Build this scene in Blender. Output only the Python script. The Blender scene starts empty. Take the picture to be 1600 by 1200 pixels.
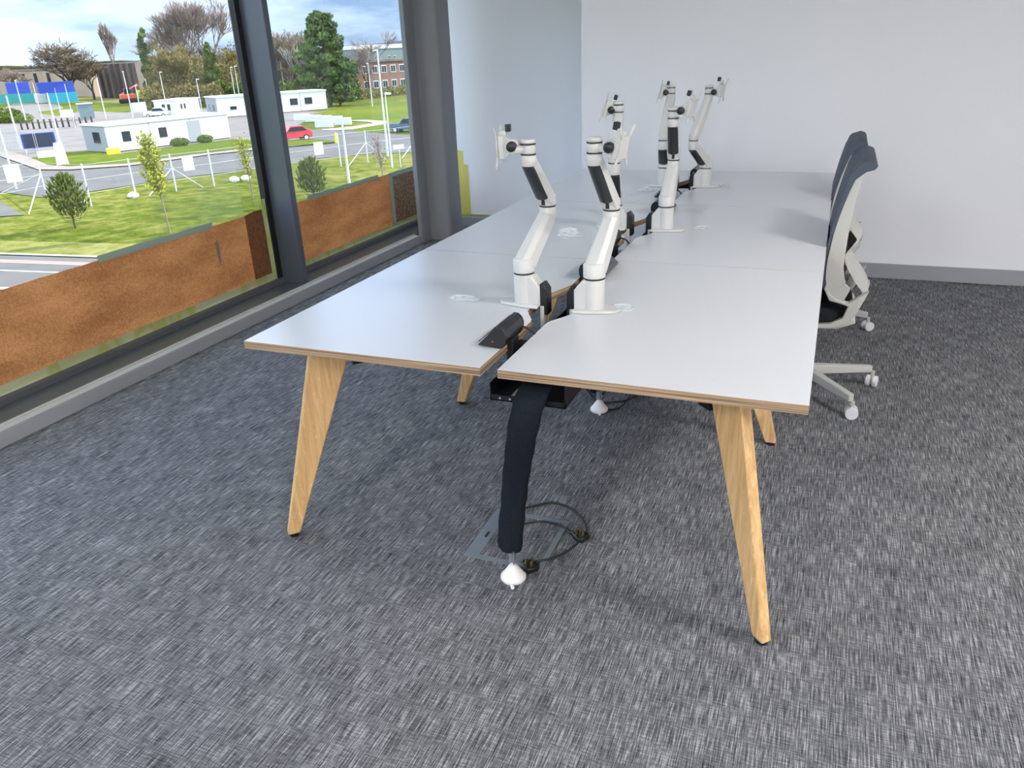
import bpy, bmesh, math, random
from mathutils import Vector, Matrix, noise
PI = math.pi
SC = bpy.context.scene
COL = SC.collection

# ------------------------------------------------------------------ camera
CAM_LOC = Vector((1.63017, -1.77119, 1.52775))
FPX, YAW, PITCH, ROLL = 1212.3, 0.39541, 0.40745, -0.04398
cy_, sy_ = math.cos(YAW), math.sin(YAW)
FWD = Vector((-sy_*math.cos(PITCH), cy_*math.cos(PITCH), -math.sin(PITCH)))
R0 = Vector((cy_, sy_, 0)); U0 = R0.cross(FWD)
RIGHT = R0*math.cos(ROLL) + U0*math.sin(ROLL)
UP = -R0*math.sin(ROLL) + U0*math.cos(ROLL)
cam = bpy.data.cameras.new('camera'); camo = bpy.data.objects.new('camera', cam); COL.objects.link(camo)
cam.sensor_width = 36; cam.lens = FPX/1600*36; cam.clip_start = .05; cam.clip_end = 5000
camo.matrix_world = Matrix(((RIGHT.x, UP.x, -FWD.x, CAM_LOC.x), (RIGHT.y, UP.y, -FWD.y, CAM_LOC.y),
                            (RIGHT.z, UP.z, -FWD.z, CAM_LOC.z), (0, 0, 0, 1)))
SC.camera = camo
SC.view_settings.view_transform = 'Standard'; SC.view_settings.look = 'None'
SC.view_settings.gamma = 1; SC.view_settings.use_curve_mapping = False
SC.view_settings.exposure = 1.0

# ------------------------------------------------------------------ sky
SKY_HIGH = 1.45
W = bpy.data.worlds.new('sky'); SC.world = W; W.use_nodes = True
nt = W.node_tree; nt.nodes.clear()
def N(t, **k):
    n = nt.nodes.new(t)
    for a, b in k.items(): setattr(n, a, b)
    return n
out = N('ShaderNodeOutputWorld'); bg = N('ShaderNodeBackground'); nt.links.new(bg.outputs[0], out.inputs[0])
tc = N('ShaderNodeTexCoord'); mp = N('ShaderNodeMapping'); mp.inputs['Scale'].default_value = (1.6, 1.6, 7)
nz = N('ShaderNodeTexNoise'); nz.inputs['Scale'].default_value = 2.3; nz.inputs['Detail'].default_value = 7; nz.inputs['Roughness'].default_value = .55
nt.links.new(tc.outputs['Generated'], mp.inputs[0]); nt.links.new(mp.outputs[0], nz.inputs['Vector'])
sep = N('ShaderNodeSeparateXYZ'); nt.links.new(tc.outputs['Generated'], sep.inputs[0])
# more cloud towards -X/-Y, clearer towards +Y
m1 = N('ShaderNodeMath', operation='MULTIPLY_ADD'); nt.links.new(sep.outputs['Y'], m1.inputs[0]); m1.inputs[1].default_value = -0.62; m1.inputs[2].default_value = 0.53
m2 = N('ShaderNodeMath', operation='ADD'); nt.links.new(nz.outputs['Fac'], m2.inputs[0]); nt.links.new(m1.outputs[0], m2.inputs[1])
cr = N('ShaderNodeValToRGB'); cr.color_ramp.elements[0].position = .46; cr.color_ramp.elements[1].position = .62
nt.links.new(m2.outputs[0], cr.inputs[0])
gr = N('ShaderNodeValToRGB'); e = gr.color_ramp.elements
e[0].position = 0; e[0].color = (.46, .66, .92, 1); e[1].position = .12; e[1].color = (.28, .50, .95, 1)
nt.links.new(sep.outputs['Z'], gr.inputs[0])
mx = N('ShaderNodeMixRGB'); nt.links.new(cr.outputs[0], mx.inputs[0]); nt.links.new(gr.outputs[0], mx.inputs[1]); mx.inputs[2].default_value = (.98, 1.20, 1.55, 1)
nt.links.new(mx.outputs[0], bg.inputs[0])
sr = N('ShaderNodeMapRange'); sr.inputs['From Min'].default_value = .10; sr.inputs['From Max'].default_value = .35   # sky strength raised above the view to light the room
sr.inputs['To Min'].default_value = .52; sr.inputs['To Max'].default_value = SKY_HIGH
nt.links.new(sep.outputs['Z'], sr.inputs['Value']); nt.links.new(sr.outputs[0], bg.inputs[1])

sun = bpy.data.lights.new('sun', 'SUN'); sun.energy = 4.6; sun.angle = math.radians(.6); sun.color = (1, .95, .86)
suno = bpy.data.objects.new('sun', sun); COL.objects.link(suno)
SUN_DIR = Vector((.55, .62, .56)).normalized()         # towards the sun
suno.rotation_euler = SUN_DIR.to_track_quat('Z', 'Y').to_euler(); suno.location = (20, 20, 40)
# ------------------------------------------------------------------ helpers
class MB:
    def __init__(s): s.v = []; s.f = []; s.m = []
    def add(s, vs, fs, mi=0, M=None):
        b = len(s.v)
        s.v += [tuple(M @ Vector(v)) if M else tuple(v) for v in vs]
        s.f += [tuple(i+b for i in f) for f in fs]; s.m += [mi]*len(fs); return s
    def box(s, a, b, mi=0, M=None):
        (x0, y0, z0), (x1, y1, z1) = a, b
        return s.add([(x0,y0,z0),(x1,y0,z0),(x1,y1,z0),(x0,y1,z0),(x0,y0,z1),(x1,y0,z1),(x1,y1,z1),(x0,y1,z1)],
              [(0,3,2,1),(4,5,6,7),(0,1,5,4),(1,2,6,5),(2,3,7,6),(3,0,4,7)], mi, M)
    def prism(s, poly, a, b, axis='z', mi=0, M=None, mside=None):
        n = len(poly)
        def P(p, t): return (p[0],p[1],t) if axis == 'z' else ((p[0],t,p[1]) if axis == 'y' else (t,p[0],p[1]))
        vs = [P(p, a) for p in poly]+[P(p, b) for p in poly]
        k = len(s.f)
        s.add(vs, [tuple(range(n))[::-1], tuple(range(n, 2*n))]+[(i,(i+1) % n,(i+1) % n+n,i+n) for i in range(n)], mi, M)
        if mside is not None:
            for j in range(k+2, len(s.f)): s.m[j] = mside
            s.m[k] = mside
        return s
    def rings(s, rs, mi=0, cap=True, M=None):
        n = len(rs[0]); vs = [p for r in rs for p in r]; fs = []
        for k in range(len(rs)-1):
            for i in range(n): fs.append((k*n+i, k*n+(i+1) % n, (k+1)*n+(i+1) % n, (k+1)*n+i))
        if cap: fs += [tuple(range(n))[::-1], tuple(range((len(rs)-1)*n, len(rs)*n))]
        return s.add(vs, fs, mi, M)
    def tube(s, pts, r, n=8, mi=0, M=None):
        pts = [Vector(p) for p in pts]; rs = r if isinstance(r, (list, tuple)) else [r]*len(pts)
        t = (pts[1]-pts[0]).normalized(); u = t.orthogonal().normalized(); R = []
        for i, p in enumerate(pts):
            d = (pts[min(i+1, len(pts)-1)]-pts[max(i-1, 0)]).normalized()
            u = (u-d*u.dot(d)); u = u.normalized() if u.length > 1e-6 else d.orthogonal().normalized()
            w = d.cross(u)
            R.append([p+(u*math.cos(2*PI*k/n)+w*math.sin(2*PI*k/n))*rs[i] for k in range(n)])
        return s.rings(R, mi, True, M)
    def cyl(s, a, b, r0, r1=None, n=20, mi=0, M=None): return s.tube([a, b], [r0, r0 if r1 is None else r1], n, mi, M)
    def lathe(s, prof, c=(0, 0, 0), n=24, mi=0, M=None):
        return s.rings([[(c[0]+r*math.cos(2*PI*k/n), c[1]+r*math.sin(2*PI*k/n), c[2]+z) for k in range(n)] for r, z in prof], mi, True, M)
    def build(s, name, mats, parent=None, smooth=None, bevel=0, seg=2):
        me = bpy.data.meshes.new(name); me.from_pydata(s.v, [], s.f)
        if not isinstance(mats, (list, tuple)): mats = [mats]
        for m in mats: me.materials.append(m)
        for p, i in zip(me.polygons, s.m): p.material_index = i
        bm = bmesh.new(); bm.from_mesh(me)
        if len(bm.faces) < 4000: bmesh.ops.recalc_face_normals(bm, faces=bm.faces)
        bm.to_mesh(me); bm.free()
        if smooth: me.shade_smooth(); me.set_sharp_from_angle(angle=math.radians(smooth))
        o = bpy.data.objects.new(name, me); COL.objects.link(o)
        if parent: o.parent = parent
        if bevel:
            b = o.modifiers.new('bevel', 'BEVEL'); b.width = bevel; b.segments = seg; b.limit_method = 'ANGLE'; b.angle_limit = math.radians(40)
            if smooth is None: me.shade_smooth(); me.set_sharp_from_angle(angle=math.radians(55))
        return o
def tag(o, label=None, cat=None, group=None, kind=None):
    if label: o['label'] = label
    if cat: o['category'] = cat
    if group: o['group'] = group
    if kind: o['kind'] = kind
    return o
def thing(name, label, cat, loc=(0, 0, 0), rz=0, group=None, kind=None):
    o = bpy.data.objects.new(name, None); COL.objects.link(o); o.location = loc; o.rotation_euler = (0, 0, rz)
    o.empty_display_size = .1
    return tag(o, label, cat, group, kind)
def copy_tree(o, parent=None):
    c = o.copy(); COL.objects.link(c)
    if parent: c.parent = parent
    for ch in list(o.children): copy_tree(ch, c)
    return c
def dup(o, loc, rz=0, label=None, scale=None, group=None):
    c = copy_tree(o); c.location = loc; c.rotation_euler = (0, 0, rz)
    if label: c['label'] = label
    if group: c['group'] = group
    if scale: c.scale = scale if isinstance(scale, (tuple, list)) else (scale,)*3
    return c
def smoothpath(pts, k=6):
    pts = [Vector(p) for p in pts]; o = []
    for i in range(len(pts)-1):
        p0, p1, p2, p3 = pts[max(i-1, 0)], pts[i], pts[i+1], pts[min(i+2, len(pts)-1)]
        for j in range(k):
            t = j/k
            o.append(.5*((2*p1)+(p2-p0)*t+(2*p0-5*p1+4*p2-p3)*t*t+(3*p1-p0-3*p2+p3)*t**3))
    return o+[pts[-1]]
G = -6.5                                     # level of the ground outside, three floors down from the desk room floor
def gp(x, y, z=G):                           # point of the outside ground seen at photo pixel (x, y), for laying out the site plan
    d = RIGHT*((x-800)/FPX)-UP*((y-600)/FPX)+FWD
    return CAM_LOC+d*((z-CAM_LOC.z)/d.z)

# ------------------------------------------------------------------ materials
def mat(name, col, rough=.5, metal=0, spec=.5, build=None):
    m = bpy.data.materials.new(name); m.use_nodes = True; t = m.node_tree
    b = t.nodes['Principled BSDF']; b.inputs['Base Color'].default_value = (*col, 1); b.inputs['Roughness'].default_value = rough
    b.inputs['Metallic'].default_value = metal; b.inputs['Specular IOR Level'].default_value = spec
    if build: build(t, b)
    return m
def node(t, ty, **k):
    n = t.nodes.new(ty)
    for a, b in k.items():
        if a in n.inputs: n.inputs[a].default_value = b
        else: setattr(n, a, b)
    return n
def coords(t, scale, rot=(0, 0, 0), kind='Object'):
    c = node(t, 'ShaderNodeTexCoord'); m = node(t, 'ShaderNodeMapping'); m.inputs['Scale'].default_value = scale; m.inputs['Rotation'].default_value = rot
    t.links.new(c.outputs[kind], m.inputs[0]); return m.outputs[0]
def noisen(t, vec, scale, detail=4, rough=.5, dist=0):
    n = node(t, 'ShaderNodeTexNoise'); n.inputs['Scale'].default_value = scale; n.inputs['Detail'].default_value = detail
    n.inputs['Roughness'].default_value = rough; n.inputs['Distortion'].default_value = dist
    t.links.new(vec, n.inputs['Vector']); return n.outputs['Fac']
def ramp(t, fac, stops):
    r = node(t, 'ShaderNodeValToRGB'); el = r.color_ramp.elements
    while len(el) < len(stops): el.new(.5)
    for e_, (p, c) in zip(el, stops): e_.position = p; e_.color = (*c, 1)
    t.links.new(fac, r.inputs[0]); return r.outputs[0]
def noisy(c1, c2, scale, lo=.35, hi=.65, detail=5, sc=(1, 1, 1), bump=0):
    def f(t, b):
        v = coords(t, sc); n = noisen(t, v, scale, detail)
        t.links.new(ramp(t, n, [(lo, c1), (hi, c2)]), b.inputs['Base Color'])
        if bump:
            bp = node(t, 'ShaderNodeBump'); bp.inputs['Strength'].default_value = bump; bp.inputs['Distance'].default_value = .01
            t.links.new(n, bp.inputs['Height']); t.links.new(bp.outputs[0], b.inputs['Normal'])
    return f
def f_carpet(t, b):
    a = noisen(t, coords(t, (340, 12, 1)), 1, 3, .65)           # warp threads run away from the camera
    c = noisen(t, coords(t, (26, 260, 1), (0, 0, 0)), 1, 2, .6)  # weft threads
    g = noisen(t, coords(t, (1, 1, 1)), 420, 2, .6)
    big = noisen(t, coords(t, (3.2, 2.2, 1)), 2.5, 4, .6)
    m = node(t, 'ShaderNodeMath', operation='MULTIPLY_ADD'); t.links.new(a, m.inputs[0]); m.inputs[1].default_value = .62
    m2 = node(t, 'ShaderNodeMath', operation='MULTIPLY'); t.links.new(c, m2.inputs[0]); m2.inputs[1].default_value = .24; t.links.new(m2.outputs[0], m.inputs[2])
    m3 = node(t, 'ShaderNodeMath', operation='MULTIPLY_ADD'); t.links.new(g, m3.inputs[0]); m3.inputs[1].default_value = .22; t.links.new(m.outputs[0], m3.inputs[2])
    m4 = node(t, 'ShaderNodeMath', operation='MULTIPLY_ADD'); t.links.new(big, m4.inputs[0]); m4.inputs[1].default_value = .11; t.links.new(m3.outputs[0], m4.inputs[2])
    t.links.new(ramp(t, m4.outputs[0], [(.48, (.028, .029, .033)), (.56, (.092, .094, .101)), (.62, (.15, .152, .160)), (.71, (.37, .37, .38))]), b.inputs['Base Color'])
    bp = node(t, 'ShaderNodeBump'); bp.inputs['Strength'].default_value = .5; bp.inputs['Distance'].default_value = .003
    t.links.new(m3.outputs[0], bp.inputs['Height']); t.links.new(bp.outputs[0], b.inputs['Normal'])
def f_oak(t, b, rot=(0, 0, 0)):
    v = coords(t, (28, 28, 1.6), rot); n = noisen(t, v, 2.2, 6, .6, .6)
    fl = noisen(t, coords(t, (60, 60, 14), (0, .5, 0)), 1.2, 2, .5, 1.5)
    c1 = ramp(t, n, [(.3, (.46, .27, .11)), (.5, (.62, .39, .17)), (.72, (.76, .52, .26))])
    c2 = ramp(t, fl, [(.60, (0, 0, 0)), (.68, (1, 1, 1))])
    mx = node(t, 'ShaderNodeMixRGB'); t.links.new(c2, mx.inputs[0]); mx.inputs[0].default_value = .3
    mm = node(t, 'ShaderNodeMath', operation='MULTIPLY'); t.links.new(c2, mm.inputs[0]); mm.inputs[1].default_value = .35; t.links.new(mm.outputs[0], mx.inputs[0])
    t.links.new(c1, mx.inputs[1]); mx.inputs[2].default_value = (.88, .66, .38, 1); t.links.new(mx.outputs[0], b.inputs['Base Color'])
def f_ply(t, b):
    v = coords(t, (1.2, 1.2, 160)); n = noisen(t, v, 1.5, 3, .5)
    t.links.new(ramp(t, n, [(.36, (.15, .095, .055)), (.5, (.33, .225, .135)), (.66, (.50, .36, .23))]), b.inputs['Base Color'])
def f_kraft(t, b):
    n = noisen(t, coords(t, (1, 1, 1)), 110, 3, .7); n2 = noisen(t, coords(t, (1, 1, 3)), 3, 3)
    m = node(t, 'ShaderNodeMath', operation='MULTIPLY_ADD'); t.links.new(n, m.inputs[0]); m.inputs[1].default_value = .6
    m2 = node(t, 'ShaderNodeMath', operation='MULTIPLY'); t.links.new(n2, m2.inputs[0]); m2.inputs[1].default_value = .4; t.links.new(m2.outputs[0], m.inputs[2])
    c = ramp(t, m.outputs[0], [(.38, (.50, .255, .115)), (.62, (.80, .49, .25))])
    t.links.new(c, b.inputs['Base Color'])
    tr = node(t, 'ShaderNodeBsdfTranslucent'); t.links.new(c, tr.inputs[0])
    ms = node(t, 'ShaderNodeMixShader'); ms.inputs[0].default_value = .45
    o = t.nodes['Material Output']; t.links.new(b.outputs[0], ms.inputs[1]); t.links.new(tr.outputs[0], ms.inputs[2]); t.links.new(ms.outputs[0], o.inputs[0])
def translucent(col, fac):
    def f(t, b):
        tr = node(t, 'ShaderNodeBsdfTranslucent'); tr.inputs[0].default_value = (*col, 1)
        ms = node(t, 'ShaderNodeMixShader'); ms.inputs[0].default_value = fac
        o = t.nodes['Material Output']; t.links.new(b.outputs[0], ms.inputs[1]); t.links.new(tr.outputs[0], ms.inputs[2]); t.links.new(ms.outputs[0], o.inputs[0])
    return f
def f_tape(t, b):
    n = noisen(t, coords(t, (1, 2.5, 1)), 1.3, 2)
    c = ramp(t, n, [(.47, (.60, .64, .36)), (.5, (.52, .55, .18)), (.56, (.66, .69, .46))])
    t.links.new(c, b.inputs['Base Color'])
    tr = node(t, 'ShaderNodeBsdfTranslucent'); t.links.new(c, tr.inputs[0])
    ms = node(t, 'ShaderNodeMixShader'); ms.inputs[0].default_value = .4
    o = t.nodes['Material Output']; t.links.new(b.outputs[0], ms.inputs[1]); t.links.new(tr.outputs[0], ms.inputs[2]); t.links.new(ms.outputs[0], o.inputs[0])
def clear(name, tint, refl, rough=0.0):
    m = bpy.data.materials.new(name); m.use_nodes = True; t = m.node_tree; t.nodes.remove(t.nodes['Principled BSDF'])
    tr = node(t, 'ShaderNodeBsdfTransparent'); tr.inputs[0].default_value = (*tint, 1)
    gl = node(t, 'ShaderNodeBsdfGlossy'); gl.inputs['Roughness'].default_value = rough
    fr = node(t, 'ShaderNodeFresnel'); fr.inputs[0].default_value = 1.45
    mu = node(t, 'ShaderNodeMath', operation='MULTIPLY'); t.links.new(fr.outputs[0], mu.inputs[0]); mu.inputs[1].default_value = refl
    ms = node(t, 'ShaderNodeMixShader'); t.links.new(mu.outputs[0], ms.inputs[0]); t.links.new(tr.outputs[0], ms.inputs[1]); t.links.new(gl.outputs[0], ms.inputs[2])
    t.links.new(ms.outputs[0], t.nodes['Material Output'].inputs[0]); return m
def f_wallpaint(t, b):
    bp = node(t, 'ShaderNodeBump'); bp.inputs['Strength'].default_value = .08; bp.inputs['Distance'].default_value = .002
    t.links.new(noisen(t, coords(t, (1, 1, 1)), 60, 3), bp.inputs['Height']); t.links.new(bp.outputs[0], b.inputs['Normal'])

M_WALL = mat('wall paint', (.83, .84, .87), .75, build=f_wallpaint)
M_CEIL = mat('ceiling paint', (.82, .82, .82), .9)
M_CARPET = mat('carpet', (.1, .1, .1), .95, spec=.1, build=f_carpet)
M_BASE = mat('skirting grey', (.32, .33, .355), .5)
M_LAM = mat('white laminate', (.61, .62, .645), .27, spec=.6)
M_PLY = mat('plywood edge', (.5, .35, .2), .6, build=f_ply)
M_OAK = mat('oak', (.5, .3, .15), .5, build=f_oak)
M_ALU = mat('dark anodised frame', (.075, .09, .115), .28, 0.0, .9)
M_LIP = mat('grey frame lip', (.10, .105, .115), .4)
M_LEDGE = mat('pale ledge', (.46, .46, .42), .6)
M_COLUMN = mat('column cladding grey', (.22, .225, .235), .45)
M_GLASS = clear('window glass', (.985, .995, .99), .12)
M_KRAFT = mat('kraft paper', (.5, .25, .1), .85, spec=.1, build=f_kraft)
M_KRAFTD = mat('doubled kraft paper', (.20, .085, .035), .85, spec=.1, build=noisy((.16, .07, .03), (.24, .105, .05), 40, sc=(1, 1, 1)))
M_KRAFTS = mat('creased brown film', (.30, .17, .09), .55, build=noisy((.12, .065, .03), (.42, .24, .13), 3, .38, .66, 3, (1, 22, 14)))
M_TAPE = mat('masking tape', (.62, .64, .40), .7, spec=.2, build=f_tape)
M_TAPEG = mat('pale green tape', (.42, .50, .42), .7, spec=.2, build=translucent((.4, .48, .4), .3))
M_YTAPE = mat('yellow masking tape', (.66, .63, .17), .7, spec=.2)
M_WHITE = mat('white enamel', (.60, .60, .58), .38)
M_SEAM = mat('black seam', (.01, .01, .012), .5)
M_BLACK = mat('black plastic', (.010, .011, .014), .34)
M_DGREY = mat('dark grey plastic', (.09, .10, .115), .5)
M_GAS = mat('spring cover charcoal', (.018, .021, .027), .38)
M_BMETAL = mat('black powder coated steel', (.008, .009, .012), .45, spec=.3)
M_STEEL = mat('brushed steel', (.20, .225, .25), .45, .25)
M_BRASS = mat('brass', (.7, .5, .2), .3, 1)
M_SOCK = mat('navy black cable sock', (.010, .016, .026), .8, spec=.2, build=noisy((.004, .006, .010), (.010, .015, .024), 300))
M_FOOT = mat('white plastic', (.80, .79, .78), .35)
M_CORD = mat('black rubber', (.012, .013, .016), .35)
M_MESH = mat('blue grey chair mesh', (.075, .10, .14), .7, build=noisy((.035, .048, .068), (.07, .09, .12), 500))
M_SEAT = mat('black upholstery', (.008, .009, .012), .8, spec=.2)
M_CHAIR = mat('light grey chair plastic', (.46, .46, .43), .5)
M_CASTER = mat('pale caster', (.66, .66, .68), .4)
def f_bag(t, b):
    tr = node(t, 'ShaderNodeBsdfTransparent'); ms = node(t, 'ShaderNodeMixShader'); ms.inputs[0].default_value = .42
    o = t.nodes['Material Output']; t.links.new(tr.outputs[0], ms.inputs[1]); t.links.new(b.outputs[0], ms.inputs[2]); t.links.new(ms.outputs[0], o.inputs[0])
M_BAG = mat('plastic bag', (.85, .88, .90), .15, spec=.8, build=f_bag)
M_BLUE = mat('pale blue sachet', (.45, .68, .82), .4)
M_FILL = bpy.data.materials.new('fill panel glow'); M_FILL.use_nodes = True  # glow of the added fill panels
_b = M_FILL.node_tree.nodes['Principled BSDF']; _b.inputs['Emission Color'].default_value = (1, .96, .935, 1); _b.inputs['Emission Strength'].default_value = 40.0
M_REDLED = mat('red indicator', (.8, .03, .05), .3)

# ------------------------------------------------------------------ room shell
XL, XG, YB, YR, XC = -1.643, -1.935, 3.897, 4.91, -.099     # skirting plane, glass plane, back wall, recess wall, wall corner
XR, YF, HC = 6.6, -6.0, 2.8
def struct(name, mb, m, parent=None, **k):
    o = mb.build(name, m, parent, **k)
    if not parent: o['kind'] = 'structure'
    return o
struct('floor', MB().box((XL, YF, -.12), (XR, YR, 0)), M_CARPET)
struct('ceiling', MB().box((-2.05, YF, HC), (XR, YR+.2, HC+.2)), M_CEIL)
struct('wall_back', MB().box((XC, YB, 0), (XR, YR+.2, HC)), M_WALL)
struct('wall_recess', MB().box((-2.05, YR, 0), (XC, YR+.2, HC)), M_WALL)
struct('wall_right', MB().box((XR, YF, 0), (XR+.2, YR+.2, HC)), M_WALL)
struct('wall_front', MB().box((-2.05, YF-.2, 0), (XR+.2, YF, HC)), M_WALL)
struct('wall_left', MB().box((-2.05, YF, G), (XL-.06, YR+.2, .0)).box((-2.05, YF, HC-.12), (-1.85, YR, HC)), M_BASE)
struct('baseboard_back', MB().box((XC-.012, YB-.014, 0), (XR, YB, .1)), M_BASE, bevel=.003)
struct('baseboard_recess', MB().box((-1.62, YR-.014, 0), (XC, YR, .086)), M_BASE, bevel=.003)
struct('baseboard_right', MB().box((XR-.014, YF, 0), (XR, YB-.014, .1)), M_BASE)
# window-side upstand, ledge, sill channel and glazing lip
struct('baseboard_left', MB().prism([(XL, 0), (XL, .066), (XL-.004, .07), (XL-.05, .07), (XL-.05, 0)], YF, 4.14, 'y'), M_BASE)
struct('trim_1', MB().box((XL-.062, YF, .0), (XL-.046, 4.14, .082)).box((XL-.062, YF, .070), (XL-.002, 4.14, .074)), M_LEDGE, bevel=.002)
struct('trim_2', MB().box((-1.95, YF, .0), (XL-.062, YR, .07)), M_ALU)
struct('trim_3', MB().prism([(-1.96, .07), (-1.905, .07), (-1.905, .098), (-1.925, .108), (-1.96, .108)], YF, YR, 'y').box((-1.96, YF, HC-.2), (-1.9, YR, HC-.1)), M_LIP)
# mullions, each a deep box section with its black gasket on the glass line
for i, y in enumerate((2.59, -.11, -2.81)):
    o = struct('trim_%d' % (4+i), MB().box((-2.0, y, .07), (-1.742, y+.055, HC-.1)), M_ALU, bevel=.003)
    g = MB().box((-1.955, y-.045, .108), (-1.915, y, HC-.15)).build('gasket', M_SEAM, o)
    g = MB().box((-1.955, y+.055, .108), (-1.92, y+.085, HC-.15)).build('gasket', M_SEAM, o)
yy = [(YF, -2.81), (-2.755, -.11), (-.055, 2.59), (2.645, YR)]
for i, (a, b) in enumerate(yy[::-1]):
    w = thing('window_%d' % (i+1), None, None, kind='structure')
    MB().box((-1.955, a, .10), (-1.937, b, HC-.12)).build('glass_pane', M_GLASS, w)
# column at the far end of the glazing: a narrow pilaster step, a front and a side face
o = struct('wall_column', MB().prism([(-1.655, 4.14), (-1.613, 4.14), (-1.613, 4.29), (-1.452, 4.315), (-1.428, 4.34), (-1.428, 4.56), (-1.655, 4.56)], 0, HC, 'z'), M_COLUMN, bevel=.006)

# unseen fill panels added at the ceiling to brighten the room
for i, (x, y) in enumerate([(3.0, -2.8), (5.4, -1.8), (3.4, .3), (.2, -3.6), (.2, -5.0), (3.6, -5.0)]):
    t = thing('added_fill_panel', 'unseen square fill light panel added at the ceiling', 'light', (x, y, HC), group='added ceiling fill panels')
    MB().box((-.31, -.31, -.012), (.31, .31, 0)).build('frame', M_WHITE, t)
    MB().box((-.28, -.28, -.016), (.28, .28, -.011)).build('diffuser', M_FILL, t)

# ------------------------------------------------------------------ paper and tape on the glass
def sheet(y0, y1, z0, z1, x, name, m, parent, seed=0, th=.0015, wob=.0015, tz=None):
    n = max(2, int((y1-y0)/.08)); mb = MB(); rnd = random.Random(seed); top = []
    for i in range(n+1):
        y = y0+(y1-y0)*i/n
        z = z1 if tz is None else tz(y)
        top.append((y, z+rnd.uniform(-wob, wob)))
    poly = [(y0, z0)]+[(y1, z0)]+top[::-1]
    mb.prism(poly, x, x+th, 'x'); return mb.build(name, m, parent)
XP = -1.934
s1 = thing('paper_sheet', 'long brown kraft paper sheet taped along the bottom of the nearer window', 'paper', (0, 0, 0))
sheet(-.02, 2.50, .12, .588, XP, 'paper', M_KRAFT, s1, 1)
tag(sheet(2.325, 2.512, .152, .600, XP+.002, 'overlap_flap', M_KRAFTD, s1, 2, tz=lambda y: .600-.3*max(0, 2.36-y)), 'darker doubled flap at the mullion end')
mb = MB().prism([(2.035, .33), (2.05, .46), (2.035, .50), (2.015, .48), (2.02, .36)], XP+.0016, XP+.0022, 'x'); tag(mb.build('ink_smudge', mat('blue smudge', (.30, .20, .16), .8), s1), 'faint blue black smudge')
t1 = sheet(-.05, 2.545, .108, .158, XP+.004, 'bottom_tape', M_TAPE, s1, 3, wob=.002)
sheet(2.50, 2.545, .108, .665, XP+.005, 'end_tape', M_TAPE, s1, 4, wob=.001)
sheet(1.15, 2.02, .575, .612, XP+.003, 'top_tape', M_TAPEG, s1, 5, wob=.002)
s2 = thing('paper_sheet', 'brown kraft paper sheet taped along the bottom of the farther window', 'paper', (0, 0, 0))
sheet(2.70, 4.21, .12, .578, XP, 'paper', M_KRAFT, s2, 6)
sheet(2.70, 4.88, .108, .150, XP+.004, 'bottom_tape', M_TAPE, s2, 7, wob=.003)
sheet(3.02, 4.03, .565, .600, XP+.003, 'top_tape', M_TAPEG, s2, 8, wob=.003)
s3 = thing('paper_sheet', 'short creased dark brown sheet beside the column on the farther window', 'paper', (0, 0, 0))
sheet(4.235, 4.88, .12, .555, XP, 'paper', M_KRAFTS, s3, 9)
sheet(4.195, 4.255, .13, .585, XP+.005, 'edge_tape', M_TAPEG, s3, 10, wob=.001)
sheet(4.22, 4.88, .548, .585, XP+.003, 'top_tape', M_TAPEG, s3, 11, wob=.002)
# yellow masking tape left on the recess wall by the column
YT = YR-.0012
tp = thing('masking_tape', 'yellow masking tape strips left on white wall beside the grey column', 'tape')
mb = MB().prism([(-1.62, .07), (-1.545, .07), (-1.545, .685), (-1.62, .70)], YT, YR, 'y'); mb.build('tall_strip', M_YTAPE, tp)
mb = MB().prism([(-1.56, .07), (-1.498, .075), (-1.503, .565), (-1.56, .57)], YT-.001, YR, 'y'); mb.build('short_strip', M_YTAPE, tp)
t2 = thing('masking_tape', 'pale masking tape strip run along the top of the recess skirting board', 'tape')
MB().prism([(-1.60, .088), (-.9, .088), (-.9, .108), (-1.60, .112)], YT-.002, YR, 'y').build('strip', M_TAPE, t2)

# ------------------------------------------------------------------ the bench desk
TW, TL, TZ, TT = 1.64, 1.1986, .735, .025
desk = thing('bench_desk', 'long six-place white bench desk with plywood edges and splayed oak legs', 'desk', (0, 0, 0))
def top_poly(side, y0):                        # outline of one desktop with its shallow cable cut-out on the inner edge
    a, b = y0+.0017, y0+TL-.0017
    cut = [(0, .40), (.006, .425), (.034, .475), (.048, .505), (.048, .69), (.036, .72), (.008, .80), (0, .83)]
    if side < 0:
        x0, x1 = 0, .797
        return [(x0, a), (x1, a)]+[(x1-d, y0+y) for d, y in cut]+[(x1, b), (x0, b)]
    x0, x1 = .848, TW
    return [(x0, a), (x1, a), (x1, b), (x0, b)]+[(x0+d, y0+y) for d, y in cut[::-1]]
for k in range(3):
    for s in (-1, 1):
        MB().prism(top_poly(s, k*TL), TZ-TT, TZ, 'z', 0, None, 1).build('desktop', [M_LAM, M_PLY], desk, bevel=.0012)
def leg_mb(foot, d, th=.034, z1=.71):
    d = Vector((*d, 0)).normalized(); n = Vector((-d.y, d.x, 0))
    mb = MB(); f = Vector((*foot, 0)); R = []
    for z, a, b in ((.012, .002, .044), (z1, .180, .322)):
        R.append([f+d*a+Vector((0, 0, z)), f+d*b+Vector((0, 0, z)), f+d*b+n*th+Vector((0, 0, z)), f+d*a+n*th+Vector((0, 0, z))])
    return mb.rings(R), f, d, n
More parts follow.
